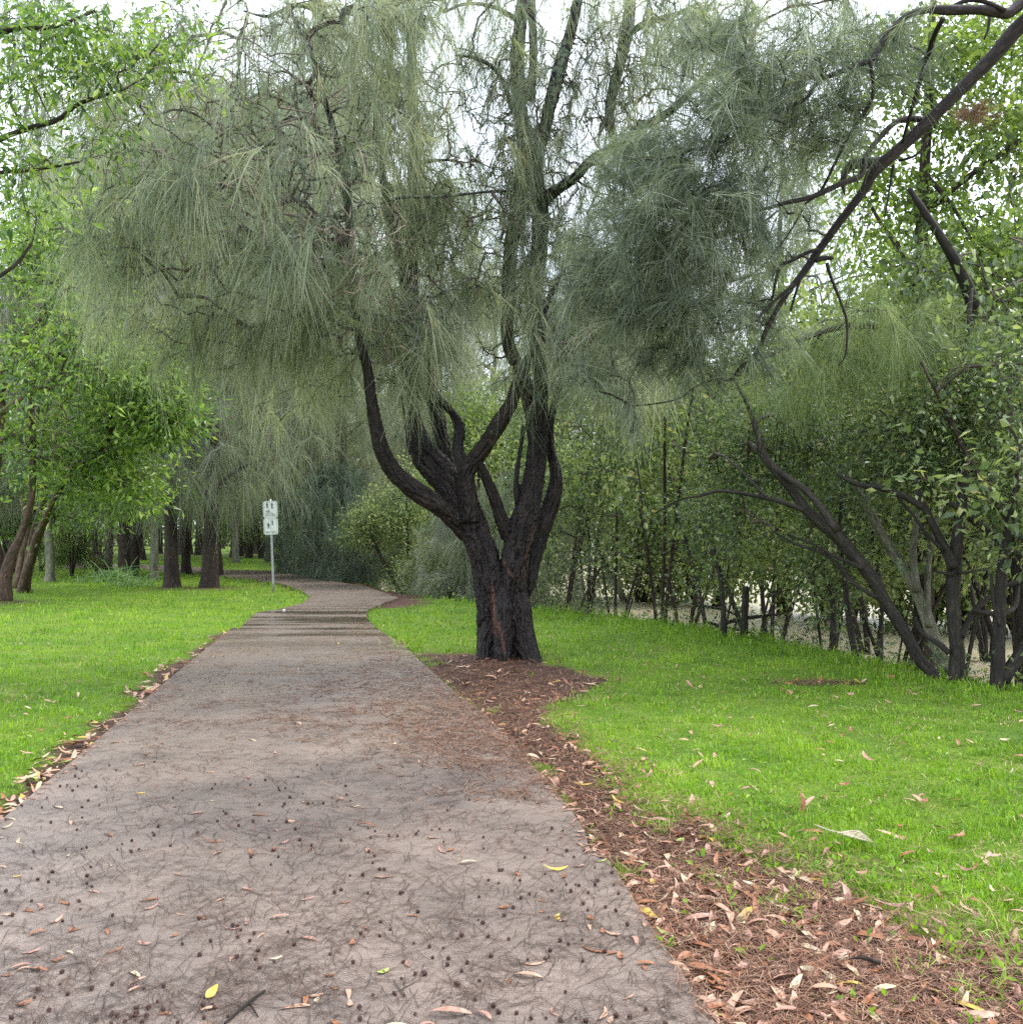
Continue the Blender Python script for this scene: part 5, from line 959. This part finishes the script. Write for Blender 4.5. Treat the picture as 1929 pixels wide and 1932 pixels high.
# ------------------------------------------------------------------ the sign
SY = 25.0; b0 = G(516, 1116); SX, SYY = b0[0], b0[1]; S = SYY / F
def box_mesh(name, cx, cy_, cz, sx, sy, sz, mat, parent, bev=0):
    import bmesh
    bm = bmesh.new(); bmesh.ops.create_cube(bm, size=1)
    for v in bm.verts: v.co = Vector((v.co.x * sx, v.co.y * sy, v.co.z * sz))
    if bev:
        es = [e for e in bm.edges if abs(e.verts[0].co.y - e.verts[1].co.y) > sy * .9]; bmesh.ops.bevel(bm, geom=es, offset=bev, segments=4, affect='EDGES')
    me = bpy.data.meshes.new(name); bm.to_mesh(me); bm.free(); me.materials.append(mat); o = bpy.data.objects.new(name, me); COL.objects.link(o); o.parent = parent; o.location = (cx, cy_, cz); return o
sg = empty('sign', (SX, SYY, 0)); tag(sg, 'leaning white shared-path sign on a thin grey pole in the grass by the bend', 'sign')
sg.rotation_euler = (0, math.radians(-2.4), 0)
white = plain('sign_white', (.62, .64, .61), .5, var=.16, sc=9); blackm = plain('sign_black', (.03, .03, .035), .5, var=.1); steel = plain('galvanised', (.33, .35, .36), .4, metal=.5, var=.15)
bagp = Bag(); bagp.tube([(0, 0, -.1), (0, 0, 1.2), (0, 0, 2.25)], [.03, .03, .03], k=16, rough=0); bagp.obj('pole', steel, sg)
Wp, Hp = 27 * S, 31.5 * S; z2 = (1116 - 993) * S; z1 = (1116 - 961.3) * S; yf = -.045
def text_obj(txt, size, x, z, parent, yy):
    cu = bpy.data.curves.new('lettering', 'FONT'); cu.body = txt; cu.size = size; cu.align_x = 'CENTER'; cu.align_y = 'CENTER'; cu.extrude = .001
    t = bpy.data.objects.new('lettering', cu); COL.objects.link(t); bpy.context.view_layer.update()
    me = bpy.data.meshes.new_from_object(t.evaluated_get(bpy.context.evaluated_depsgraph_get())); bpy.data.objects.remove(t)
    o = bpy.data.objects.new('lettering', me); COL.objects.link(o); me.materials.clear(); me.materials.append(blackm); o.parent = parent; o.location = (x, yy, z); o.rotation_euler = (math.pi / 2, 0, 0); return o
def figure(x, z, h, parent, yy, walk=1, nm='walking_figure'):
    bagf = Bag(); u = h / 10; 
    def seg_(a, b, r1, r2): bagf.tube([(x + a[0] * u, yy, z + a[1] * u), (x + b[0] * u, yy, z + b[1] * u)], [r1 * u, r2 * u], k=8, sub=1, rough=0)
    seg_((0, 9.9), (0, 8.6), .75, .75); seg_((0, 8.3), (0, 4.6), 1.15, .8); seg_((.9, 8.0), (1.9 * walk, 5.2), .45, .35); seg_((-.9, 8.0), (-1.9 * walk, 5.4), .45, .35); seg_((.3, 4.8), (1.5 * walk, 0), .65, .4); seg_((-.3, 4.8), (-1.1 * walk, 0.1), .65, .4)
    o = bagf.obj(nm, blackm, parent)
    for v in o.data.vertices: v.co.y = yy + (v.co.y - yy) * .05
    return o
for zc, kind in ((z1, 0), (z2, 1)):
    pn = box_mesh('panel', 0, yf + .01, zc, Wp, .006, Hp, white, sg, .025); f_ = yf - .0 - .0
    # border line: four thin bars, one part
    V = []; Fb = []; ox, oz = Wp / 2 - .018, Hp / 2 - .018; t_ = .004
    for (x0, x1, a0, a1) in ((-ox, ox, oz - t_, oz), (-ox, ox, -oz, -oz + t_), (-ox, -ox + t_, -oz + t_, oz - t_), (ox - t_, ox, -oz + t_, oz - t_)):
        n0 = len(V); V += [(x0, -.0045, a0), (x1, -.0045, a0), (x1, -.0045, a1), (x0, -.0045, a1)]; Fb.append((n0, n0 + 1, n0 + 2, n0 + 3))
    bo = new_mesh('border', np.array(V), np.array(Fb), blackm, pn)
    if kind == 0:
        figure(-.07, .04, .13, pn, -.0055); figure(.05, .02, .14, pn, -.0055, .6)
        bagw = Bag(); 
        for cxw in (-.085, -.015):
            th = np.linspace(0, 2 * math.pi, 14); bagw.tube([(cxw + .024 * math.cos(a), -.0055, -.055 + .024 * math.sin(a)) for a in th], [.0028] * 14, k=6, sub=1, rough=0)
        for a, b_ in (((-.085, -.055), (-.065, -.02)), ((-.065, -.02), (-.028, -.02)), ((-.028, -.02), (-.015, -.055)), ((-.065, -.02), (-.05, -.055)), ((-.05, -.055), (-.028, -.02))): bagw.tube([(a[0], -.0055, a[1]), (b_[0], -.0055, b_[1])], [.0028, .0028], k=6, sub=1, rough=0)
        bagw.obj('bicycle_symbol', blackm, pn)
        text_obj('RING BELL', .048, 0, -.105, pn, -.0045); text_obj('APPROACHING', .036, 0, -.150, pn, -.0045)
    else:
        figure(-.055, -.06, .15, pn, -.0055); figure(.045, .03, .12, pn, -.0055, .6)
        V = np.array([(0.0, -.0045, -.10), (.004, -.0045, -.10), (.004, -.0045, .15), (0, -.0045, .15)]); new_mesh('centre_line', V, np.array([[0, 1, 2, 3]]), blackm, pn)
        text_obj('KEEP LEFT', .055, 0, -.145, pn, -.0045)
# small white box far across the grass
bx = empty('utility_box', (G(96, 1050)[0], 62, 0)); bx.location = ((96 - CX) / F * 62, 62, 0); tag(bx, 'small white upright box glimpsed far off beyond the brown trunks', 'box')
box_mesh('cabinet', 0, 0, .5, .42, .4, .8, white, bx, .05); box_mesh('base', 0, 0, .05, .5, .45, .1, plain('box_base', (.3, .3, .3)), bx)
print('verts', sum(len(m_.vertices) for m_ in bpy.data.meshes))
